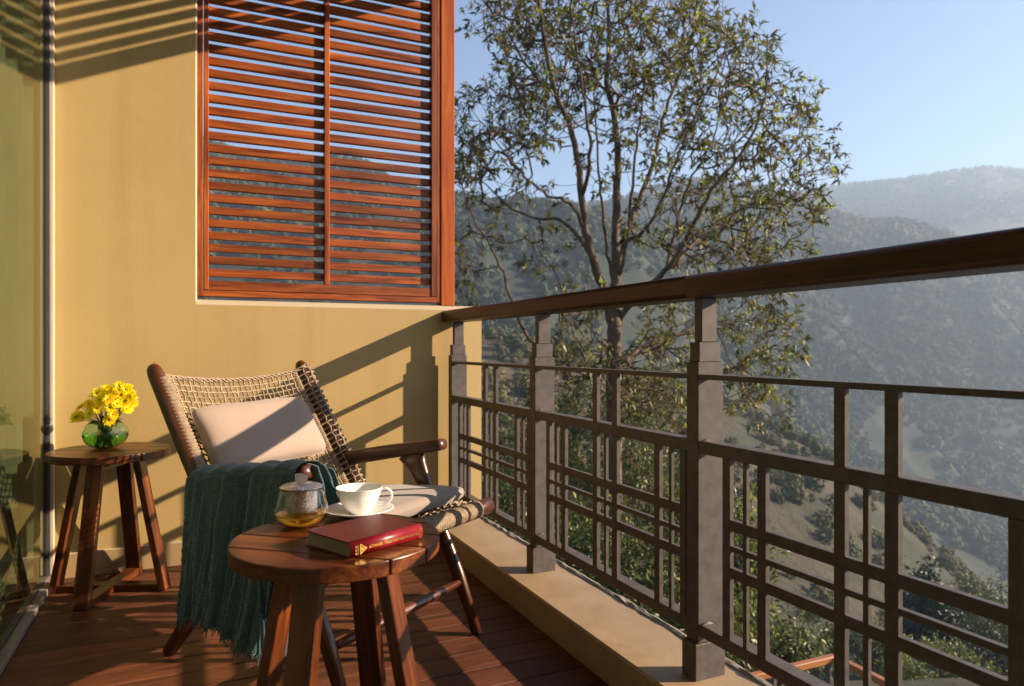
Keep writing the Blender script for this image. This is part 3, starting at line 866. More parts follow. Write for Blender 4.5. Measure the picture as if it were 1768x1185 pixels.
# ---- book
def book():
    # local x along the spine (left -> right in view), local y away from the spine
    a = math.atan2(1.431 - 1.353, .439 - .275)
    Lb, Wb, Tb = .181, .142, .0315
    M = TR(.2655, 1.3050, ZT, a)
    b = thing('red_book', 'dark red clothbound book with gold lettering on its spine, lying on the front table', 'book', (.2655, 1.3050, ZT), a)
    mc, nt, bs = new_mat('red_cover'); v = coords(nt, (1, 1, 1), False)
    n1 = N(nt, 'ShaderNodeTexNoise', i_Scale=40.0, i_Detail=6.0); nt.links.new(v, n1.inputs['Vector'])
    nt.links.new(ramp(nt, n1.outputs[0], [(.3, (.11, .004, .007)), (.7, (.17, .007, .011))]), bs.inputs['Base Color'])
    bs.inputs['Roughness'].default_value = .36; bs.inputs['Specular IOR Level'].default_value = .35; bs.inputs['Coat Weight'].default_value = .12; bs.inputs['Coat Roughness'].default_value = .25
    n2 = N(nt, 'ShaderNodeTexNoise', i_Scale=350.0); nt.links.new(v, n2.inputs['Vector']); bump(nt, bs, n2.outputs[0], .12, .001)
    pg = simple('page_edges', (.30, .25, .19), .8, 0, .2, 8, 0)
    def lb(name, x0, x1, y0, y1, z0, z1, mat, bev): return link(name, boxmesh(x1 - x0, y1 - y0, z1 - z0, bev, mat, 2), mat, b, M @ Matrix.Translation(((x0 + x1) / 2, (y0 + y1) / 2, (z0 + z1) / 2)))
    lb('cover', 0, Lb, .006, Wb, Tb - .0028, Tb, mc, .0009)
    lb('cover', 0, Lb, .006, Wb, .0002, .0030, mc, .0009)
    lb('page_block', .004, Lb - .004, .004, Wb - .005, .0031, Tb - .0029, pg, .0004)
    # rounded spine
    V = []; F = []; n = 16
    sec = [(-.0045 * math.sin(math.pi * q / n) ** .6 + .006 * abs(2 * q / n - 1) ** 3, .0001 + (Tb + .0002) * q / n) for q in range(n + 1)]
    sec += [(yy + .0028, Tb - .0005 if zz > Tb - .0005 else max(zz, .0006)) for yy, zz in sec[::-1]]
    m_ = len(sec)
    for x in (0, Lb): V += [(x, yy, zz) for yy, zz in sec]
    F = [tuple(range(m_)), tuple(range(2 * m_ - 1, m_ - 1, -1))] + [(i, m_ + i, m_ + (i + 1) % m_, (i + 1) % m_) for i in range(m_)]
    ms = mc.copy(); ms.name = 'sunlit_red_spine'  # brighter copy of the cover red, sunlight on the spine put into the colour
    for n_ in ms.node_tree.nodes:
        if n_.type == 'VALTORGB': n_.color_ramp.elements[0].color = (.15, .004, .008, 1); n_.color_ramp.elements[1].color = (.21, .006, .011, 1)
    sp = link('spine', mesh('spine', V, F, False, ms), None, b, M)
    for p in sp.data.polygons: p.use_smooth = len(p.vertices) == 4
    gold = simple('gold_foil', (.75, .42, .10), .35, .5, .1, 100, 0)
    def text(s, x, z, size, sx=1.0):
        c = bpy.data.curves.new('lettering', 'FONT'); c.body = s; c.size = size; c.extrude = .0001; c.align_x = 'LEFT'; c.align_y = 'CENTER'; c.materials.append(gold)
        c.space_character = 1.05
        Ml = M @ Matrix.Translation((x, -.0049, z)) @ Matrix.Rotation(math.pi / 2, 4, 'X') @ Matrix.Scale(sx, 4, (1, 0, 0))
        tmp = bpy.data.objects.new('tmp', c); me_ = bpy.data.meshes.new_from_object(tmp); bpy.data.objects.remove(tmp)
        me_.name = 'lettering'; link('lettering', me_, gold, b, Ml)
    text('ATHAERI TRUSTEES', .042, Tb * .50, .0082, .98)
    text('CHARTER READERS', .110, Tb * .50, .0066, .98)
    def plate(name, pts, y=-.0048):
        n_ = len(pts); V = [(x, y, z) for x, z in pts] + [(x, y - .0002, z) for x, z in pts]
        F = [tuple(range(n_))] + [tuple(range(2 * n_ - 1, n_ - 1, -1))] + [(i, n_ + i, n_ + (i + 1) % n_, (i + 1) % n_) for i in range(n_)]
        link(name, mesh(name, V, F, False, gold), None, b, M)
    zc = Tb / 2
    def tri(x0, x1, h): return [(x0, zc - h), (x1, zc), (x0, zc + h)]
    def ring(name, outer, inner, y=-.0048):
        n_ = len(outer); V = [(x, y - .0001, z) for x, z in outer] + [(x, y - .0001, z) for x, z in inner]
        link(name, mesh(name, V, [(i, (i + 1) % n_, n_ + (i + 1) % n_, n_ + i) for i in range(n_)], False, gold), None, b, M)
    ring('emblem', tri(.021, .037, .0105), tri(.0230, .0333, .0072)); plate('emblem', tri(.0242, .0300, .0036))
    for x in (.0135, .0165): plate('emblem', [(x, zc - .009), (x + .0008, zc - .009), (x + .0008, zc + .009), (x, zc + .009)])
    for dz in (-.0062, 0, .0062): plate('emblem', [(.0098, zc + dz - .0016), (.0125, zc + dz - .0016), (.0125, zc + dz + .0016), (.0098, zc + dz + .0016)])
    for dz in (-.0052, .0056):
        o = [(.1725 + .0036 * math.cos(q * .3927), zc + dz + .0042 * math.sin(q * .3927)) for q in range(16)]
        i_ = [(.1725 + .0026 * math.cos(q * .3927), zc + dz + .0032 * math.sin(q * .3927)) for q in range(16)]
        ring('emblem', o, i_)
book()
# ---- bowl of chrysanthemums
FB = (-.312, 3.165)
def bowl():
    t = thing('glass_bowl', 'round green tinted glass bowl with water on the back table', 'vase', (*FB, ZT))
    g, _, _ = clear_glass('green_glass', (.72, .93, .80)); M = WM[t]
    wtr, _, _ = clear_glass('green_water', (.30, .72, .10), 0, 1.33)
    out = [(0, .0015), (.030, .001), (.052, .008), (.072, .025), (.0825, .045), (.0840, .058), (.0790, .075), (.0660, .092), (.0560, .1005), (.0545, .1025)]
    inn = [(.0530, .1015), (.0640, .0912), (.0770, .0742), (.0817, .058), (.0802, .0455), (.0702, .0265), (.051, .0105), (.029, .0035), (0, .0035)]
    lathe('glass_wall', out + inn, g, t, M, 64)
    lathe('water', [(0, .0042), (.029, .0042), (.0503, .0113), (.0693, .0272), (.0792, .0457), (.0806, .0560), (.0790, .0563), (0, .0563)], wtr, t, M, 56)
bowl()
M_stem = simple('green_stem', (.05, .09, .02), .5, 0, .3, 40, 0)
M_petal, nt_, bs_ = new_mat('yellow_petals')
oi_ = N(nt_, 'ShaderNodeObjectInfo')
cc = ramp(nt_, oi_.outputs['Random'], [(0, (.90, .69, .006)), (.5, (.92, .78, .010)), (1, (.93, .85, .02))], 1)
nt_.links.new(cc, bs_.inputs['Base Color']); bs_.inputs['Roughness'].default_value = .6
tr_ = N(nt_, 'ShaderNodeBsdfTranslucent'); nt_.links.new(cc, tr_.inputs[0]); mx_ = N(nt_, 'ShaderNodeMixShader'); mx_.inputs[0].default_value = .4
nt_.links.new(bs_.outputs[0], mx_.inputs[1]); nt_.links.new(tr_.outputs[0], mx_.inputs[2]); nt_.links.new(mx_.outputs[0], nt_.nodes['Material Output'].inputs[0])
M_disc = simple('flower_disc', (.60, .36, .02), .9, 0, .4, 300, .5)
M_bleaf = simple('dark_leaf', (.03, .06, .02), .5, 0, .3, 60, 0)
def petals_mesh(seed):
    rd = random.Random(seed); parts = []
    for ring_, (n, L, up_) in enumerate(((14, .0215, .12), (12, .0185, .38), (9, .0140, .75))):
        for k in range(n):
            a = 2 * math.pi * (k + .5 * ring_) / n + rd.uniform(-.1, .1); e = up_ + rd.uniform(-.14, .14); l = L * rd.uniform(.88, 1.08)
            d = Vector((math.cos(a) * math.cos(e), math.sin(a) * math.cos(e), math.sin(e))); s = Vector((-math.sin(a), math.cos(a), 0)); up = d.cross(s) * -1
            rows = [(0.12, .0014), (.4, .0030), (.75, .0036), (.95, .0022), (1.0, .0006)]
            V = []
            for tt, wd in rows:
                c = d * (l * tt) + up * (.0025 * math.sin(tt * 2.6)); V += [c - s * wd + up * .0006, c - up * .0002, c + s * wd + up * .0006]
            F = [(3 * i + j, 3 * i + j + 1, 3 * i + j + 4, 3 * i + j + 3) for i in range(4) for j in range(2)]
            parts.append((V, F))
    v, f = merge(parts); return mesh('petals', v, f, True, M_petal)
PM = [petals_mesh(s) for s in range(3)]
dv, df = lathe_geo([(.0040, .001), (.0038, .0030), (.0026, .0042), (0, .0046)], 14)
DM = mesh('disc', dv, df, True, M_disc)
# flower heads: right, up (metres from bowl centre, in the plane facing the camera) and depth
heads = [(-.122, .205, 0, 1), (-.118, .235, .01, 1), (-.105, .262, .03, 1), (-.092, .232, -.03, 1), (-.078, .250, .02, 0), (-.070, .222, -.035, 0), (-.060, .262, .03, 0), (-.068, .302, .02, 1),
         (-.035, .238, -.045, 0), (-.022, .260, -.035, 0), (.005, .258, -.06, 2), (-.005, .290, -.03, 2), (.018, .300, .0, 0), (.035, .280, -.04, 0), (-.028, .300, .03, 2), (-.012, .330, .02, 2), (.012, .336, -.01, 0),
         (.038, .332, .02, 0), (.058, .342, .0, 2), (.080, .336, .02, 0), (.055, .310, -.03, 0), (.078, .308, -.02, 2), (.098, .315, .01, 0), (.050, .262, -.05, 0), (.072, .276, -.04, 0), (.095, .285, -.02, 2), (.112, .275, .0, 0), (.100, .255, -.02, 0), (.062, .236, -.05, 0), (.045, .212, -.05, 0), (.088, .298, .04, 0), (.030, .306, -.02, 2), (.066, .326, -.02, 0), (.092, .330, -.01, 2), (.046, .294, -.055, 0), (-.048, .275, -.03, 2), (-.088, .262, -.02, 0), (.024, .318, -.01, 2), (.108, .300, -.01, 2), (-.020, .315, -.02, 2), (-.100, .222, -.03, 2)]
Rv = Vector((math.cos(YAW), -math.sin(YAW), 0)); Fv = Vector((math.sin(YAW), math.cos(YAW), 0))
for k, (r, h, dep, pm) in enumerate(heads):
    base = Vector((*FB, ZT)); r *= .96; h = .10 + (h - .2) * 1.0
    head = base + Rv * r + Fv * dep + Vector((0, 0, h))
    st = base + Vector((random.uniform(-.03, .03), random.uniform(-.03, .03), .012))
    mid = base + Rv * (r * .30) + Fv * (dep * .3) + Vector((0, 0, .098))
    lab = 'yellow chrysanthemum on a thin stem among the blooms in the green glass bowl'
    if k == 7: lab = 'lone small yellow bloom standing up left of the bouquet in the glass bowl'
    if k == 29: lab = 'lowest yellow bloom hanging over the right side of the glass bowl'
    if k == 10: lab = 'large open yellow bloom with a dark centre facing the camera above the bowl'
    fl = thing('chrysanthemum', lab, 'flower', tuple(st), 0, 'yellow chrysanthemums in the glass bowl')
    sweep('stem', [Vector(p) for p in catmull([st, base + (mid - base) * .8, mid, (mid + head) / 2 + Vector((0, 0, .006)), head], 4)], .0013, M_stem, fl, 6, local=False)
    d = (head - base - Vector((0, 0, .10))).normalized() * .8 - Fv * random.uniform(.2, 1.0) + Vector((0, 0, .25)); 
    if pm == 1: d = Vector((0, 0, 1)) - Fv * .1 + Rv * random.uniform(-.5, .1)
    if pm == 2: d = -Fv + Vector((0, 0, .35)) + Rv * random.uniform(-.1, .4)
    Q = d.normalized().to_track_quat('Z', 'Y').to_matrix().to_4x4() @ Matrix.Rotation(random.random() * 6, 4, 'Z')
    sc = random.uniform(1.0, 1.2) * (.72 if k == 7 else 1)
    Mh = Matrix.Translation(head) @ Q @ Matrix.Scale(sc, 4)
    link('petals', PM[k % 3], None, fl, Mh); link('flower_centre', DM, None, fl, Mh)
parts = []
for q in range(34):
    a = random.random() * 6.28; r = random.uniform(.0, .05)
    p = Vector((*FB, ZT)) + Vector((r * math.cos(a), r * math.sin(a), random.uniform(.075, .155))) + Rv * random.uniform(0, .035)
    d = Vector((random.gauss(0, 1), random.gauss(0, 1), random.gauss(.2, .8))).normalized(); s = d.orthogonal().normalized(); L = random.uniform(.015, .03)
    V = [p, p + d * L * .35 + s * L * .3, p + d * L, p + d * L * .35 - s * L * .3, p + d * L * .45 + d.cross(s) * .003]
    parts.append((V, [(0, 1, 4), (1, 2, 4), (2, 3, 4), (3, 0, 4)]))
v, f = merge(parts)
tag(link('bouquet_leaves', mesh('bouquet_leaves', v, f, False, M_bleaf)), 'dark green leaves bunched under the yellow blooms in the bowl', 'leaves', kind='stuff')

# ---- lower terrace handrail seen through the railing, bottom right
F3 = np.array([math.sin(YAW), math.cos(YAW), 0]); R3 = np.array([math.cos(YAW), -math.sin(YAW), 0])
def at(px, py, d): return F3 * d + R3 * ((px - 884) / 1205 * d) + np.array([0, 0, (600 - py) / 1205 * d])
def atz(px, py, z):
    r = at(px, py, 1.0); return r * z / r[2]
lt = thing('terrace_handrail', 'orange wooden handrail on thin metal posts on the terrace below', 'handrail', tuple(atz(1440, 1135, -2.2)))
pA, pB, pC = atz(1290, 1172, -2.2), atz(1441, 1136, -2.2), atz(1600, 1215, -2.2)
dirAB = (pA - pB) / np.linalg.norm(pA - pB); pA2 = pB + dirAB * 2.2; dirBC = (pC - pB) / np.linalg.norm(pC - pB); pC2 = pB + dirBC * 2.5
M_orange = wood('orange_rail', (.30, .10, .03), (.42, .15, .05), (.5, .2, .07), .4)
bar('wood_rail', tuple(pA2), tuple(pB), .045, .05, (0, 0, 1), M_orange, lt, .004)
bar('wood_rail', tuple(pB + dirBC * .028), tuple(pC2), .045, .05, (0, 0, 1), M_orange, lt, .004)
for q, L in ((dirAB, 2.2), (dirBC, 2.5)):
    for t in np.arange(.06, L, .5):
        b = pB + q * t; bar('metal_post', (b[0], b[1], b[2] - .8), (b[0], b[1], b[2] - .024), .03, .03, (1, 0, 0), M_metal, lt, .002)
    for dz in (.25, .5):
        bar('metal_wire', tuple(pB + q * .02 - [0, 0, dz]), tuple(pB + q * L - [0, 0, dz]), .012, .012, (0, 0, 1), M_metal, lt, 0)

# ================================================================== vegetation
def leaf_cloud(P, D, L, W, tint, droop=.3, fold=.25):
    """P (n,3) leaf base, D (n,3) direction, L, W sizes (n,) -> verts, quads (2 quads per leaf), tint per vertex"""
    n = len(P)
    D = D / np.linalg.norm(D, axis=1, keepdims=True)
    rnd = rng.normal(size=(n, 3)) * .6 + np.array([0, 0, 1.])
    s = np.cross(D, rnd); s /= np.linalg.norm(s, axis=1, keepdims=True) + 1e-9
    nn = np.cross(s, D)
    L = L[:, None]; W = W[:, None]
    a = P; m1 = P + D * L * .45; tip = P + D * L - nn * L * droop * .5
    l = m1 + s * W * .5 + nn * W * fold; r = m1 - s * W * .5 + nn * W * fold
    V = np.stack([a, r, tip, l, m1], 1).reshape(-1, 3)
    b = (np.arange(n) * 5)[:, None]
    Q = np.concatenate([b + [0, 1, 4], b + [1, 2, 4], b + [2, 3, 4], b + [3, 0, 4]], 1).reshape(-1, 3)
    return V, Q, np.repeat(tint, 5)
def seg_tubes(A, B, ra, rb, n=5):
    A = np.asarray(A); B = np.asarray(B); D = B - A; L = np.linalg.norm(D, axis=1, keepdims=True) + 1e-9; D = D / L
    up = np.where(np.abs(D[:, 2:3]) > .9, np.array([[1., 0, 0]]), np.array([[0, 0, 1.]]))
    x = np.cross(D, up); x /= np.linalg.norm(x, axis=1, keepdims=True); y = np.cross(D, x)
    m = len(A); V = []
    for P, r in ((A, ra), (B, rb)):
        for k in range(n):
            t = 2 * math.pi * k / n
            V.append(P + (x * math.cos(t) + y * math.sin(t)) * np.asarray(r)[:, None])
    V = np.stack(V, 1).reshape(-1, 3)
    b = (np.arange(m) * 2 * n)[:, None]
    Q = np.concatenate([b + [k, (k + 1) % n, n + (k + 1) % n, n + k] for k in range(n)], 1).reshape(-1, 4)
    return V, Q
def big_tree():
    D0 = 11.0
    base = at(1057, 1108, D0)
    t = thing('broadleaf_tree', 'tall open crowned tree with a forking trunk and long narrow leaves beyond the railing', 'tree', tuple(base))
    limbs = {   # px, py, depth offset
     'trunk': ([(1057, 1112, 0), (1060, 900, 0), (1061, 760, .05), (1059, 640, 0), (1060, 560, -.05), (1064, 490, 0)], .175, .125),
     'l1': ([(1059, 590, 0), (1046, 520, -.2), (1026, 455, -.5), (1008, 385, -.8), (1000, 300, -1.0), (985, 220, -1.2), (960, 165, -1.4), (942, 80, -1.5), (930, 0, -1.6), (925, -80, -1.7)], .105, .022),
     'l2': ([(1064, 500, 0), (1062, 400, .1), (1066, 300, .2), (1063, 220, .3), (1048, 140, .3), (1052, 60, .4), (1046, -40, .4), (1040, -130, .4)], .105, .025),
     'l3': ([(1066, 480, 0), (1078, 410, .5), (1102, 350, .8), (1128, 280, 1.0), (1150, 190, 1.2), (1180, 110, 1.3), (1210, 20, 1.4), (1225, -60, 1.4)], .075, .02),
     'l4': ([(1064, 560, 0), (1100, 510, -.3), (1150, 468, -.7), (1190, 400, -1.0), (1230, 330, -1.2), (1285, 260, -1.3), (1320, 170, -1.5), (1325, 60, -1.6)], .08, .012),
     'l5': ([(1160, 462, -.7), (1220, 400, -.2), (1300, 352, .1), (1370, 345, .3), (1420, 330, .4)], .045, .008),
     'l6': ([(1062, 640, 0), (1110, 600, .8), (1190, 570, 1.2), (1220, 520, 1.3), (1260, 490, 1.4), (1330, 480, 1.5), (1400, 440, 1.6)], .06, .008),
     'l7': ([(1218, 525, 1.3), (1250, 600, 1.2), (1300, 690, 1.0), (1330, 720, .9)], .025, .006),
     'l8': ([(1020, 440, -.5), (975, 385, -.2), (930, 378, .2), (880, 358, .4), (845, 325, .6), (805, 300, .8)], .05, .008),
     'l9': ([(1012, 400, -.7), (985, 350, -1.2), (945, 337, -1.5), (905, 305, -1.7), (870, 262, -1.8), (830, 210, -1.9)], .04, .008),
     'l10': ([(1040, 655, -.2), (1000, 640, -.6), (955, 612, -1.0), (915, 585, -1.4), (890, 540, -1.6), (868, 470, -1.7), (845, 420, -1.8), (815, 370, -1.8), (790, 300, -1.8)], .055, .010),
     'l11': ([(1010, 620, -1.0), (985, 560, -1.0), (960, 470, -.8), (935, 440, -.7), (915, 380, -.6), (905, 300, -.5)], .022, .006),
     'l12': ([(1068, 420, .3), (1110, 400, -.4), (1140, 350, -.8), (1165, 280, -1), (1200, 200, -1.2), (1245, 110, -1.3), (1260, 30, -1.3)], .045, .010),
     'l13': ([(1004, 340, -.9), (1020, 270, -1.6), (1012, 190, -1.9), (1000, 110, -2.0), (985, 10, -2.1)], .045, .010),
     'l15': ([(1063, 520, .1), (1050, 440, .3), (1040, 350, .5), (1032, 260, .6), (1025, 160, .8), (1015, 60, .9)], .05, .010),
     'l16': ([(1064, 500, .1), (1080, 430, -.2), (1090, 340, -.4), (1098, 250, -.5), (1110, 150, -.6), (1105, 40, -.7)], .05, .010),
     'l17': ([(1150, 468, -.7), (1165, 400, -.3), (1190, 320, .1), (1230, 240, .4), (1250, 150, .6), (1290, 60, .8)], .04, .008),
     'l14': ([(960, 165, -1.4), (915, 120, -1.2), (880, 60, -1.0), (850, 10, -.9)], .03, .008)}
    nodes = []; par = []; rad0 = []
    tr_parts = {}
    for nme, (pts, r0, r1) in limbs.items():
        P = catmull([tuple(at(x, y, D0 + dz)) for x, y, dz in pts], 5)
        r0, r1 = r0 * (.86 if nme == 'trunk' else .74), r1 * .8
        rr = [r0 + (r1 - r0) * (i / (len(P) - 1)) ** .8 for i in range(len(P))]
        for i in range(1, len(P) - 1): P[i] = P[i] + rng.normal(size=3) * .010
        o = len(nodes)
        if nodes:
            A = np.array(nodes); j = int(np.argmin(np.linalg.norm(A - P[0], axis=1)))
        else: j = -1
        for i, p in enumerate(P): nodes.append(np.array(p)); par.append(j if i == 0 else o + i - 1); rad0.append(rr[i])
        if nme == 'trunk': rr[0] *= 1.5; rr[1] *= 1.15
        name = 'trunk' if nme == 'trunk' else 'limb'
        sweep(name, [tuple(p) for p in P], [(r * (1 + .05 * math.sin(i * 2)), r) for i, r in enumerate(rr)], M_bark, t, 12 if r0 > .05 else 8, local=False)
    nl = len(nodes)
    blobs = [(900, 40, 70, 60, 80), (960, 100, 90, 80, 120), (1040, 50, 90, 80, 120), (1130, 60, 90, 80, 110), (1060, 170, 90, 60, 60), (925, 200, 70, 70, 90), (1150, 170, 80, 80, 90),
             (1220, 110, 80, 80, 95), (1290, 100, 55, 60, 50), (1265, 220, 90, 80, 90), (1345, 215, 65, 65, 55), (1405, 250, 42, 55, 34), (1190, 290, 80, 60, 70), (1300, 330, 90, 60, 85),
             (1380, 350, 50, 50, 40), (1250, 420, 90, 50, 80), (1335, 450, 65, 55, 55), (825, 210, 42, 50, 36), (808, 290, 30, 60, 38), (862, 255, 60, 45, 50), (1150, 390, 80, 50, 50),
             (1300, 540, 75, 55, 70), (1350, 600, 40, 50, 34), (1275, 650, 60, 55, 50), (1330, 700, 40, 40, 18), (800, 470, 30, 80, 30), (845, 400, 40, 50, 12), (1000, 530, 50, 35, 40), (1150, 560, 60, 50, 45),
             (1120, 650, 70, 60, 90), (1010, 620, 55, 50, 50), (1130, 715, 70, 40, 60), (990, 700, 55, 50, 50), (945, 650, 40, 45, 22), (900, 340, 70, 40, 22), (960, 440, 70, 50, 18), (1000, -60, 150, 60, 80), (1150, -60, 120, 60, 60), (890, -40, 60, 50, 25), (1060, 280, 60, 60, 30), (870, 160, 50, 45, 26), (830, 30, 25, 40, 8), (1410, 310, 45, 70, 16), (1200, 20, 60, 50, 40), (1380, 170, 30, 40, 10)]
    att = []
    for x, y, rx, ry, n in blobs:
        for _ in range(int(n * 1.15)):
            a = rng.random() * 6.283; q = math.sqrt(rng.random())
            X = x + rx * q * math.cos(a); Yp = y + ry * q * math.sin(a)
            if X < 800 and Yp < 120: continue
            dz = rng.normal() * 1.15
            att.append(at(X, Yp, D0 + max(-2.6, min(2.6, dz))))
    att = np.array(att)
    A = np.array(nodes)
    dmin = np.array([np.min(np.linalg.norm(A - p, axis=1)) for p in att])
    order = np.argsort(dmin)
    cap = nl + 30000
    buf = np.zeros((cap, 3)); buf[:nl] = A; cnt = nl
    trunk_top = at(1064, 480, D0)
    for idx in order:
        p = att[idx]
        d = np.linalg.norm(buf[:cnt] - p, axis=1)
        d2 = d + .12 * np.linalg.norm(buf[:cnt] - trunk_top, axis=1)
        j = int(np.argmin(d2)); q = buf[j]; L = d[j]
        k = max(2, int(L / .16)); k = min(k, 9)
        mid = (p + q) / 2 + rng.normal(size=3) * L * .06 + np.array([0, 0, -.08 * L])
        prev = j
        for i in range(1, k + 1):
            s = i / k; b = (1 - s) ** 2 * q + 2 * s * (1 - s) * mid + s * s * p
            if cnt >= cap: break
            buf[cnt] = b + rng.normal(size=3) * .004; par.append(prev); prev = cnt; cnt += 1
        # small terminal twigs
        for _ in range(3):
            if cnt >= cap: break
            dd = (p - q) / (L + 1e-6) + rng.normal(size=3) * .7 + np.array([0, 0, .3]); dd /= np.linalg.norm(dd)
            buf[cnt] = p + dd * rng.uniform(.08, .22); par.append(prev); cnt += 1
    P = buf[:cnt]; par = np.array(par[:cnt])
    ndes = np.ones(cnt)
    for i in range(cnt - 1, nl - 1, -1): ndes[par[i]] += ndes[i]
    r = np.clip(.0017 * ndes ** .46, .0019, .03)
    child = np.arange(nl, cnt)
    pr = np.where(par[child] < nl, r[child], r[par[child]])
    V, Q = seg_tubes(P[par[child]], P[child], pr, r[child], 5)
    tag(link('twigs', npmesh('twigs', V, Q, True, M_bark), None, t, Matrix()), kind='stuff')
    # leaves at the thin ends
    leafn = [i for i in range(nl, cnt) if ndes[i] <= 2]
    PP = []; DD = []; TT_ = []; LL = []
    for i in leafn:
        base_d = P[i] - P[par[i]]; base_d /= np.linalg.norm(base_d) + 1e-9
        k = rng.integers(5, 10); ex = P[i]
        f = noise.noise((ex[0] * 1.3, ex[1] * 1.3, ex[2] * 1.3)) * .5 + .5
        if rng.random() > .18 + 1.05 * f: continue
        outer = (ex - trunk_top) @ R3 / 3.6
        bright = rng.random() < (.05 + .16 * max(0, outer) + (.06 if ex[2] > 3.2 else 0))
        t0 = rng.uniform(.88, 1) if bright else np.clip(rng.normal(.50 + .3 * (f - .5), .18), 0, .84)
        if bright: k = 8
        for _ in range(k):
            d = base_d * .7 + rng.normal(size=3) * .7 + np.array([0, 0, .3 if bright else -.35])
            PP.append(ex - base_d * rng.uniform(0, .07)); DD.append(d); TT_.append(np.clip(t0 + rng.normal() * .05, 0, 1)); LL.append(rng.uniform(.05, .15) if not bright else rng.uniform(.06, .10))
    PP = np.array(PP); DD = np.array(DD); LL = np.array(LL)
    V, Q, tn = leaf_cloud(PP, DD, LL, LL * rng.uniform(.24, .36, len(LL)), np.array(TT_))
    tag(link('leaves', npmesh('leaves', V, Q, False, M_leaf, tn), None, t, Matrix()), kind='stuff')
    print('tree leaves', len(PP), 'nodes', cnt)
big_tree()

def shrub(name, label, cat, px, py, d, rx, rz, n, mat, L=.09, tint=(.5, .22), group=None, base_z=None, dens=14, trunk=True, shape=1.0, wid=.42, bark=None):
    c = at(px, py, d)
    bz = c[2] - rz * 1.1 if base_z is None else base_z
    base = np.array([c[0], c[1], bz])
    t = thing(name, label, cat, tuple(base), 0, group)
    ncl = max(8, n // dens)
    pts = []
    while len(pts) < ncl:
        q = rng.normal(size=3); q /= np.linalg.norm(q); q *= rng.random() ** (1 / 2.2)
        if shape > 1:                       # conical
            if abs(q[0]) + abs(q[1]) > (1 - q[2]) * .62: continue
        wob = 1 + .28 * noise.noise((q[0] * 2 + px, q[1] * 2, q[2] * 2))
        pts.append(c + q * np.array([rx, rx, rz]) * wob)
    pts = np.array(pts)
    # stems
    if trunk:
        A = []; B = []; ra = []; rb = []
        r0 = .012 + .022 * rz
        top = np.array([c[0], c[1], c[2] + rz * (.8 if shape > 1 else -.1)])
        K = 8; prev = base
        spine = [base + (top - base) * (k / K) + (rng.normal(size=3) * .03 * rx if 0 < k < K else 0) for k in range(K + 1)]
        for k in range(K): A.append(spine[k]); B.append(spine[k + 1]); ra.append(r0 * (1.2 - .9 * k / K)); rb.append(r0 * (1.2 - .9 * (k + 1) / K))
        V, Q = seg_tubes(A, B, ra, rb, 7); link('trunk', npmesh('trunk', V, Q, True, bark or M_bark), None, t, WM[t]).data.transform(WM[t].inverted())
        A = []; B = []; ra = []; rb = []
        for p in pts[::max(1, len(pts) // 90)]:
            k = rng.integers(2, K); q = spine[k]; m = (p + q) / 2 + rng.normal(size=3) * .1 * rx
            A += [q, m]; B += [m, p]; ra += [r0 * .35, r0 * .2]; rb += [r0 * .2, r0 * .07]
        V, Q = seg_tubes(A, B, ra, rb, 4); o = link('branches', npmesh('branches', V, Q, True, bark or M_bark), None, t, WM[t]); o.data.transform(WM[t].inverted()); tag(o, kind='stuff')
    k = dens
    ex = np.repeat(pts, k, 0); sp = .10 * rx + .06
    PP = ex + rng.normal(size=ex.shape) * sp * .55
    DD = (PP - ex) / sp + rng.normal(size=ex.shape) * .6 + np.array([0, 0, .15])
    tt = np.clip(np.repeat(rng.normal(tint[0], tint[1], len(pts)), k) + rng.normal(size=len(PP)) * .07, 0, 1)
    LL = L * rng.uniform(.6, 1.2, len(PP))
    V, Q, tn = leaf_cloud(PP, DD, LL, LL * wid, tt)
    o = link('crown', npmesh('crown', V, Q, False, mat, tn), None, t, WM[t]); o.data.transform(WM[t].inverted()); tag(o, kind='stuff')
    return t
G1 = 'leafy shrubs and small trees below the railing'
for i, (px, py, d, rx, rz, n, tn, lab) in enumerate([
    (880, 905, 9.5, .75, .75, 2600, .42, 'dark leafy shrub behind the railing beside the wall end'),
    (985, 960, 9.0, .85, .8, 3200, .50, 'mid green shrub behind the middle post of the railing'),
    (1090, 1010, 8.2, .80, .7, 3000, .58, 'shrub with yellow green leaves low between the two big posts'),
    (1170, 900, 10.5, .75, .9, 2800, .62, 'bright leafy shrub behind the right end of the middle railing panel'),
    (1010, 835, 12.5, 1.1, 1.0, 3200, .45, 'taller shrub in front of the main tree trunk'),
    (1120, 810, 13.0, 1.0, 1.0, 3000, .58, 'sunlit shrub right of the main tree trunk'),
    (870, 800, 14.0, 1.1, 1.2, 2800, .40, 'dark shrub further back beside the wall end'),
    (1215, 1075, 7.2, .60, .55, 2400, .66, 'yellow green shrub at the foot of the nearest post'),
    (1280, 990, 8.0, .42, .95, 2200, .78, 'slender bright green sapling just right of the nearest post'),
    (1345, 1120, 9.5, .65, .42, 2200, .55, 'low round shrub above the orange terrace handrail'),
    (950, 745, 12.0, .7, .6, 1500, .5, 'small leafy treetop left of the main trunk'),
    (1160, 1150, 6.6, .7, .5, 2400, .5, 'shrub pressed below the kerb between the posts'),
    (905, 1010, 8.5, .7, .6, 2200, .5, 'shrub below the kerb by the middle post'),
]):
    shrub('leafy_shrub', lab, 'shrub', px, py, d, rx, rz, n, M_bush, .095, (tn, .2), G1, base_z=-4.9 - .12 * (d - 6))
shrub('pale_trunk_tree', 'small tree with a pale forked trunk behind the middle railing panel', 'tree', 1085, 690, 14.5, 1.0, .8, 2200, M_bush, .10, (.6, .2), None, base_z=-6.6, bark=M_pale)
G2 = 'trees on the slope at the lower right'
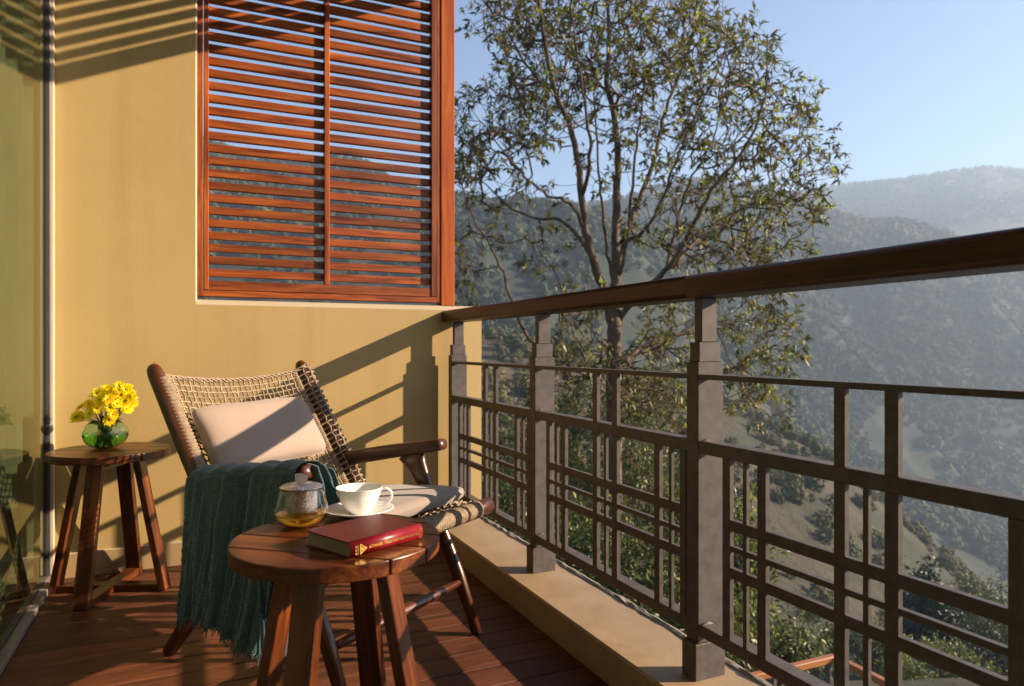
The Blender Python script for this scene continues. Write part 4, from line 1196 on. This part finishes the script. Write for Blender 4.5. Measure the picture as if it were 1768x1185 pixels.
shrub('conifer_tree', 'dark conifer with a pointed rounded top standing out at the lower right', 'tree', 1600, 1068, 42, 3.4, 4.4, 14000, M_con, .32, (.4, .25), G2, shape=2)
for px, py, d, rx, rz, n, tn, lab in [
    (1690, 1060, 48, 2.6, 2.9, 5200, .42, 'dark leafy tree right of the conifer'),
    (1740, 1120, 40, 2.4, 2.6, 5200, .34, 'broad dark tree at the lower right corner'),
    (1520, 1130, 40, 1.7, 1.7, 3600, .55, 'olive tree left of the conifer'),
    (1640, 1165, 33, 1.8, 1.6, 4200, .66, 'light green tree in front of the conifer'),
    (1570, 1190, 30, 1.3, 1.2, 3200, .60, 'small light green tree at the bottom edge'),
    (1450, 1110, 45, 1.3, 1.1, 2200, .45, 'small dark tree beside the brown field'),
    (1395, 1050, 60, 1.7, 1.2, 1800, .48, 'lone round tree on the brown field'),
    (1800, 1160, 36, 2.5, 2.4, 4200, .4, 'leafy tree at the far right below the railing')]:
    shrub('slope_tree', lab, 'tree', px, py, d, rx, rz, n, M_bush, .24, (tn, .2), G2, dens=16)

# ================================================================== terrain
XS = [-2800, -600, 0, 345, 560, 760, 850, 1000, 1100, 1180, 1250, 1330, 1378, 1430, 1500, 1560, 1600, 1650, 1700, 1768, 1900, 2300, 4500]
yH = [240, 245, 262, 288, 314, 345, 360, 373, 410, 470, 560, 660, 730, 800, 850, 872, 885, 905, 925, 960, 1000, 1050, 1100]
yS = [600, 600, 590, 575, 570, 575, 580, 600, 640, 670, 700, 742, 765, 790, 850, 905, 940, 985, 1035, 1110, 1200, 1350, 1500]
yM = [400, 400, 400, 400, 400, 400, 395, 378, 352, 333, 318, 330, 354, 377, 398, 400, 408, 420, 436, 462, 500, 560, 600]
yF = [380, 380, 370, 360, 355, 350, 350, 350, 348, 346, 344, 338, 334, 328, 318, 312, 308, 299, 291, 297, 292, 310, 320]
DM_, DF_ = 950., 1700.
ux = np.unique(np.concatenate([np.linspace(-2.4, -.6, 60), np.linspace(-.6, 1.1, 520), np.linspace(1.1, 2.6, 60)]))
dd = np.unique(np.concatenate([np.geomspace(1.8, 60, 60), np.geomspace(60, 400, 150), np.geomspace(400, 1100, 220), np.geomspace(1100, 1900, 110)]))
def terrain_z(px, d):
    g = lambda tab: np.interp(px, XS, tab)
    H, Sg, Mg, Fg = g(yH), g(yS), g(yM), g(yF)
    k = lambda y, dd_: (600 - y) / 1205 * dd_
    lf = np.clip((1150 - px) / 200, 0, 1)
    ctl = [(1.8, -4.3 + 0 * px), (6, -4.6 + 0 * px), (10, -5.6 + 0 * px), (20, -9.5 + 0 * px), (40, -19 + 0 * px), (85, k(Sg + 230, 85)), (120, k(Sg + 70, 120)), (165, k(Sg, 165)), (215, k(Sg + 70, 215)),
           (320, k(np.maximum(H + 140, Sg + 90), 320) * (1 - lf) + lf * k(560, 320)), (430, k(H + 45, 430)), (520, k(H, 520)), (640, k((H + 20) * lf + (1 - lf) * (H * .72 + Mg * .28), 640)),
           (800, k(np.minimum(Mg + 70, 700) * (1 - lf) + lf * 460, 800)), (DM_, k(Mg, DM_)), (1150, k(Mg + 55, 1150)), (1400, k(Fg + 70, 1400)), (DF_, k(Fg, DF_)), (1900, k(Fg + 60, 1900))]
    ld = np.log(d); out = np.zeros_like(px)
    L = np.log([c[0] for c in ctl]); Z = np.stack([c[1] for c in ctl])
    i = np.clip(np.searchsorted(L, ld) - 1, 0, len(L) - 2)
    t = (ld - L[i]) / (L[i + 1] - L[i])
    # catmull in log d
    def zz(j): return np.take_along_axis(Z, np.clip(j, 0, len(L) - 1)[None], 0)[0]
    a, b, c, e = zz(i - 1), zz(i), zz(i + 1), zz(i + 2)
    cm = .5 * (2 * b + (c - a) * t + (2 * a - 5 * b + 4 * c - e) * t * t + (3 * b - a - 3 * c + e) * t ** 3)
    lin = b + (c - b) * t
    return cm * .45 + lin * .55
UU, DD_ = np.meshgrid(ux, dd, indexing='ij')
PX = UU * 1205 + 884
ZZ = terrain_z(PX.ravel(), DD_.ravel()).reshape(PX.shape)
WXY = DD_[..., None] * (F3[:2] + UU[..., None] * R3[:2])
# vectorised value noise
_perm = rng.random((64, 64, 2))
def vnoise(x, y, s, ch=0):
    x = x / s; y = y / s; xi = np.floor(x).astype(int); yi = np.floor(y).astype(int); fx = x - xi; fy = y - yi
    fx = fx * fx * (3 - 2 * fx); fy = fy * fy * (3 - 2 * fy); T_ = _perm[..., ch]
    g = lambda i, j: T_[(xi + i) % 64, (yi + j) % 64]
    return (g(0, 0) * (1 - fx) + g(1, 0) * fx) * (1 - fy) + (g(0, 1) * (1 - fx) + g(1, 1) * fx) * fy - .5
def relief(x, y, d):
    r = 0
    for s, a in ((230, .062), (110, .044), (52, .018), (24, .007), (11, .003)):
        n = vnoise(x + s * 3.3, y + s * 1.7, s, 0); rid = .5 - np.abs(n) * 2
        r = r + a * (rid if s > 40 else n) * np.clip(d / s * .8 - .6, 0, 1)
    near = (vnoise(x, y, 3.0, 1) * .25 + vnoise(x, y, .9, 1) * .08) * np.clip(d / 6, 0, 1)
    return r * np.minimum(d, 1000) * np.where(d > 1100, .35, 1) + near
def edge_fade(d):
    f = 1.0
    for c, wd in ((165, .16), (520, .10), (DM_, .09), (DF_, .08)): f = f * (1 - .72 * np.exp(-(np.log(d / c) / wd) ** 2))
    return f
ZZ = ZZ + relief(WXY[..., 0], WXY[..., 1], DD_) * edge_fade(DD_)
nu, nd = UU.shape
V = np.concatenate([WXY, ZZ[..., None]], 2).reshape(-1, 3)
ii, jj = np.meshgrid(np.arange(nu - 1), np.arange(nd - 1), indexing='ij'); b = (ii * nd + jj).ravel()
Q = np.stack([b, b + nd, b + nd + 1, b + 1], 1)
def ground_mat():
    m, nt, bs = new_mat('hill_ground'); v = coords(nt, (1, 1, 1), False)
    n1 = N(nt, 'ShaderNodeTexNoise', i_Scale=.02, i_Detail=9.0, i_Roughness=.62); nt.links.new(v, n1.inputs['Vector'])
    n2 = N(nt, 'ShaderNodeTexNoise', i_Scale=.35, i_Detail=9.0, i_Roughness=.7); nt.links.new(v, n2.inputs['Vector'])
    mx = N(nt, 'ShaderNodeMath', operation='MULTIPLY_ADD'); mx.inputs[1].default_value = .55
    nt.links.new(n2.outputs[0], mx.inputs[0]); nt.links.new(n1.outputs[0], mx.inputs[2])
    c1 = ramp(nt, mx.outputs[0], [(.62, (.025, .036, .018)), (.84, (.048, .056, .028)), (.96, (.080, .070, .042)), (1.0, (.12, .09, .06))])
    c2 = ramp(nt, mx.outputs[0], [(.60, (.055, .058, .03)), (.76, (.12, .095, .055)), (.95, (.25, .165, .11))])
    ln = N(nt, 'ShaderNodeVectorMath', operation='LENGTH'); nt.links.new(v, ln.inputs[0])
    mr = N(nt, 'ShaderNodeMapRange'); mr.inputs['From Min'].default_value = 260; mr.inputs['From Max'].default_value = 90; nt.links.new(ln.outputs['Value'], mr.inputs[0])
    mc = N(nt, 'ShaderNodeMix', data_type='RGBA'); nt.links.new(mr.outputs[0], mc.inputs[0]); nt.links.new(c1, mc.inputs[6]); nt.links.new(c2, mc.inputs[7])
    nt.links.new(mc.outputs[2], bs.inputs['Base Color'])
    bs.inputs['Roughness'].default_value = .95
    bump(nt, bs, n2.outputs[0], 1.0, 1.5)
    return m
tag(link('hills', npmesh('hills', V, Q, True, ground_mat())), kind='structure')
# forest on the hills: leafy puffs, too many to count
def ground_z(px, d):
    x = d * (F3[0] + (px - 884) / 1205 * R3[0]); y = d * (F3[1] + (px - 884) / 1205 * R3[1])
    return x, y, terrain_z(px, d) + relief(x, y, d) * edge_fade(d)
def forest(name, n, px0, px1, d0, d1, r0, r1, quads, dens_s, thr, tmean):
    px = rng.uniform(px0, px1, n * 3); d = np.sqrt(rng.uniform(d0 * d0, d1 * d1, n * 3))
    x, y, z = ground_z(px, d)
    f = vnoise(x, y, dens_s, 1) + .5 * vnoise(x, y, dens_s * .35, 0)
    keep = (f + rng.normal(size=len(f)) * .12 > thr); px, d, x, y, z, f = (a[keep][:n] for a in (px, d, x, y, z, f))
    n = len(x); r = rng.uniform(r0, r1, n) * (1 + .5 * rng.random(n) ** 3)
    c = np.stack([x, y, z + r * .7], 1)
    q = rng.normal(size=(n, quads, 3)); q /= np.linalg.norm(q, axis=2, keepdims=True)
    rad = (.62 + .38 * rng.random((n, quads, 1)))
    P = c[:, None] + q * rad * r[:, None, None] * np.array([1, 1, .95])
    P = P.reshape(-1, 3); nrm = (q + rng.normal(size=q.shape) * .26).reshape(-1, 3); nrm /= np.linalg.norm(nrm, axis=1, keepdims=True)
    a = np.cross(nrm, rng.normal(size=nrm.shape)); a /= np.linalg.norm(a, axis=1, keepdims=True); bb = np.cross(nrm, a)
    s = np.repeat(r, quads)[:, None] * (.34 if quads < 40 else .33 if quads < 100 else .19) * rng.uniform(.7, 1.2, (len(P), 1))
    V = np.stack([P + a * s, P + bb * s * .8, P - a * s * .9, P - bb * s], 1).reshape(-1, 3)
    Q = np.arange(len(P) * 4).reshape(-1, 4)
    t = np.clip(rng.normal(tmean, .12, n) + .9 * vnoise(x, y, 130, 0) + .4 * vnoise(x, y, 45, 1), 0, 1)
    tn = np.repeat(np.clip(np.repeat(t, quads) + rng.normal(size=len(P)) * .06, 0, 1), 4)
    print(name, n)
    return tag(link(name, npmesh(name, V, Q, False, M_forest, tn)), kind='stuff')
M_forest = leafmat('forest_leaves', [(0, (.022, .035, .014)), (.4, (.045, .06, .02)), (.7, (.085, .09, .032)), (1, (.17, .13, .07))], .12, .9)
forest('near_slope_trees', 2100, 700, 1850, 66, 250, .7, 1.7, 140, 22, -.06, .56)
forest('middle_hill_trees', 5200, 250, 1500, 260, 640, 1.6, 3.8, 56, 60, -.14, .42)
forest('far_mountain_trees', 10500, 880, 1950, 400, 1100, 2.2, 5.0, 38, 90, -.16, .45)
forest('ridge_line_trees', 520, 250, 1150, 505, 535, 2.0, 4.4, 30, 40, -.2, .35)
forest('distant_ridge_trees', 5200, 1150, 1850, 1330, 1720, 3.0, 6.5, 12, 150, -.25, .4)
for k, (nm, c, lab) in enumerate((('forest', None, ''),)): pass
LAB = {'distant_ridge_trees': 'faint woodland on the pale farthest mountain ridge', 'near_slope_trees': 'olive scrub and small trees covering the near slope beyond the railing', 'middle_hill_trees': 'trees covering the hazy hill behind the main tree',
       'far_mountain_trees': 'woodland on the hazy mountain side across the valley', 'ridge_line_trees': 'row of small trees along the crest of the left hill'}
for o in list(COL.objects):
    if o.name in LAB: tag(o, LAB[o.name], 'forest')
# little houses on the crests
M_hw = simple('white_house_wall', (.7, .68, .64), .8, 0, .05, 1, 0); M_hr = simple('house_roof', (.25, .12, .09), .8, 0, .2, 1, 0); M_hg = simple('house_window', (.03, .04, .05), .2, 0, .1, 1, 0)
def house(px, d, L, rz, label):
    x, y, z = (float(v[0]) for v in ground_z(np.array([float(px)]), np.array([float(d)])))
    t = thing('hill_house', label, 'house', (x, y, z), rz, 'small white houses on the hills')
    M = WM[t]; W_ = L * .5; H = L * .38
    link('wall', boxmesh(L, W_, H + 3, 0, M_hw), M_hw, t, M @ Matrix.Translation((0, 0, (H - 3) / 2)))
    V = [(-L * .54, -W_ * .6, H + .05), (L * .54, -W_ * .6, H + .05), (L * .54, W_ * .6, H + .05), (-L * .54, W_ * .6, H + .05), (-L * .5, 0, H + W_ * .35), (L * .5, 0, H + W_ * .35)]
    link('roof', mesh('roof', V, [(0, 1, 5, 4), (2, 3, 4, 5), (1, 2, 5), (3, 0, 4), (3, 2, 1, 0)], False, M_hr), None, t, M)
    for q in (-.3, 0, .3):
        link('window', boxmesh(L * .12, .2, H * .4, 0, M_hg), M_hg, t, M @ Matrix.Translation((q * L, -W_ / 2 - .08, H * .5)))
house(846, 512, 11, -.4, 'white house at the left end of the hill crest seen behind the tree')
house(866, 514, 8, -.2, 'small white house beside the larger one on the hill crest')
house(905, 513, 7, -.5, 'lone tiny white house on the crest left of the main trunk')
house(1640, 1560, 18, -.5, 'white building high on the far pale mountain')
house(1672, 1420, 13, -.6, 'lone white building lower on the far pale mountain')
house(1725, 1560, 12, -.3, 'white building near the right edge of the far mountain')

# ================================================================== haze
hz, nt = bpy.data.materials.new('haze_air'), None
hz.use_nodes = True; nt = hz.node_tree; nt.nodes.remove(nt.nodes['Principled BSDF'])
pv = N(nt, 'ShaderNodeVolumePrincipled'); pv.inputs['Color'].default_value = (.55, .725, 1, 1); pv.inputs['Density'].default_value = .00042
pv.inputs['Anisotropy'].default_value = .25
nt.links.new(pv.outputs[0], nt.nodes['Material Output'].inputs['Volume'])
allz = ZZ.max() + 30; zlo = ZZ.min() - 40
hx = boxmesh(6600, 6600, float(allz - zlo), 0, hz)
tag(link('haze', hx, hz, None, Matrix.Translation((1000, 1300, float(allz + zlo) / 2))), kind='stuff')
print('haze top', allz)
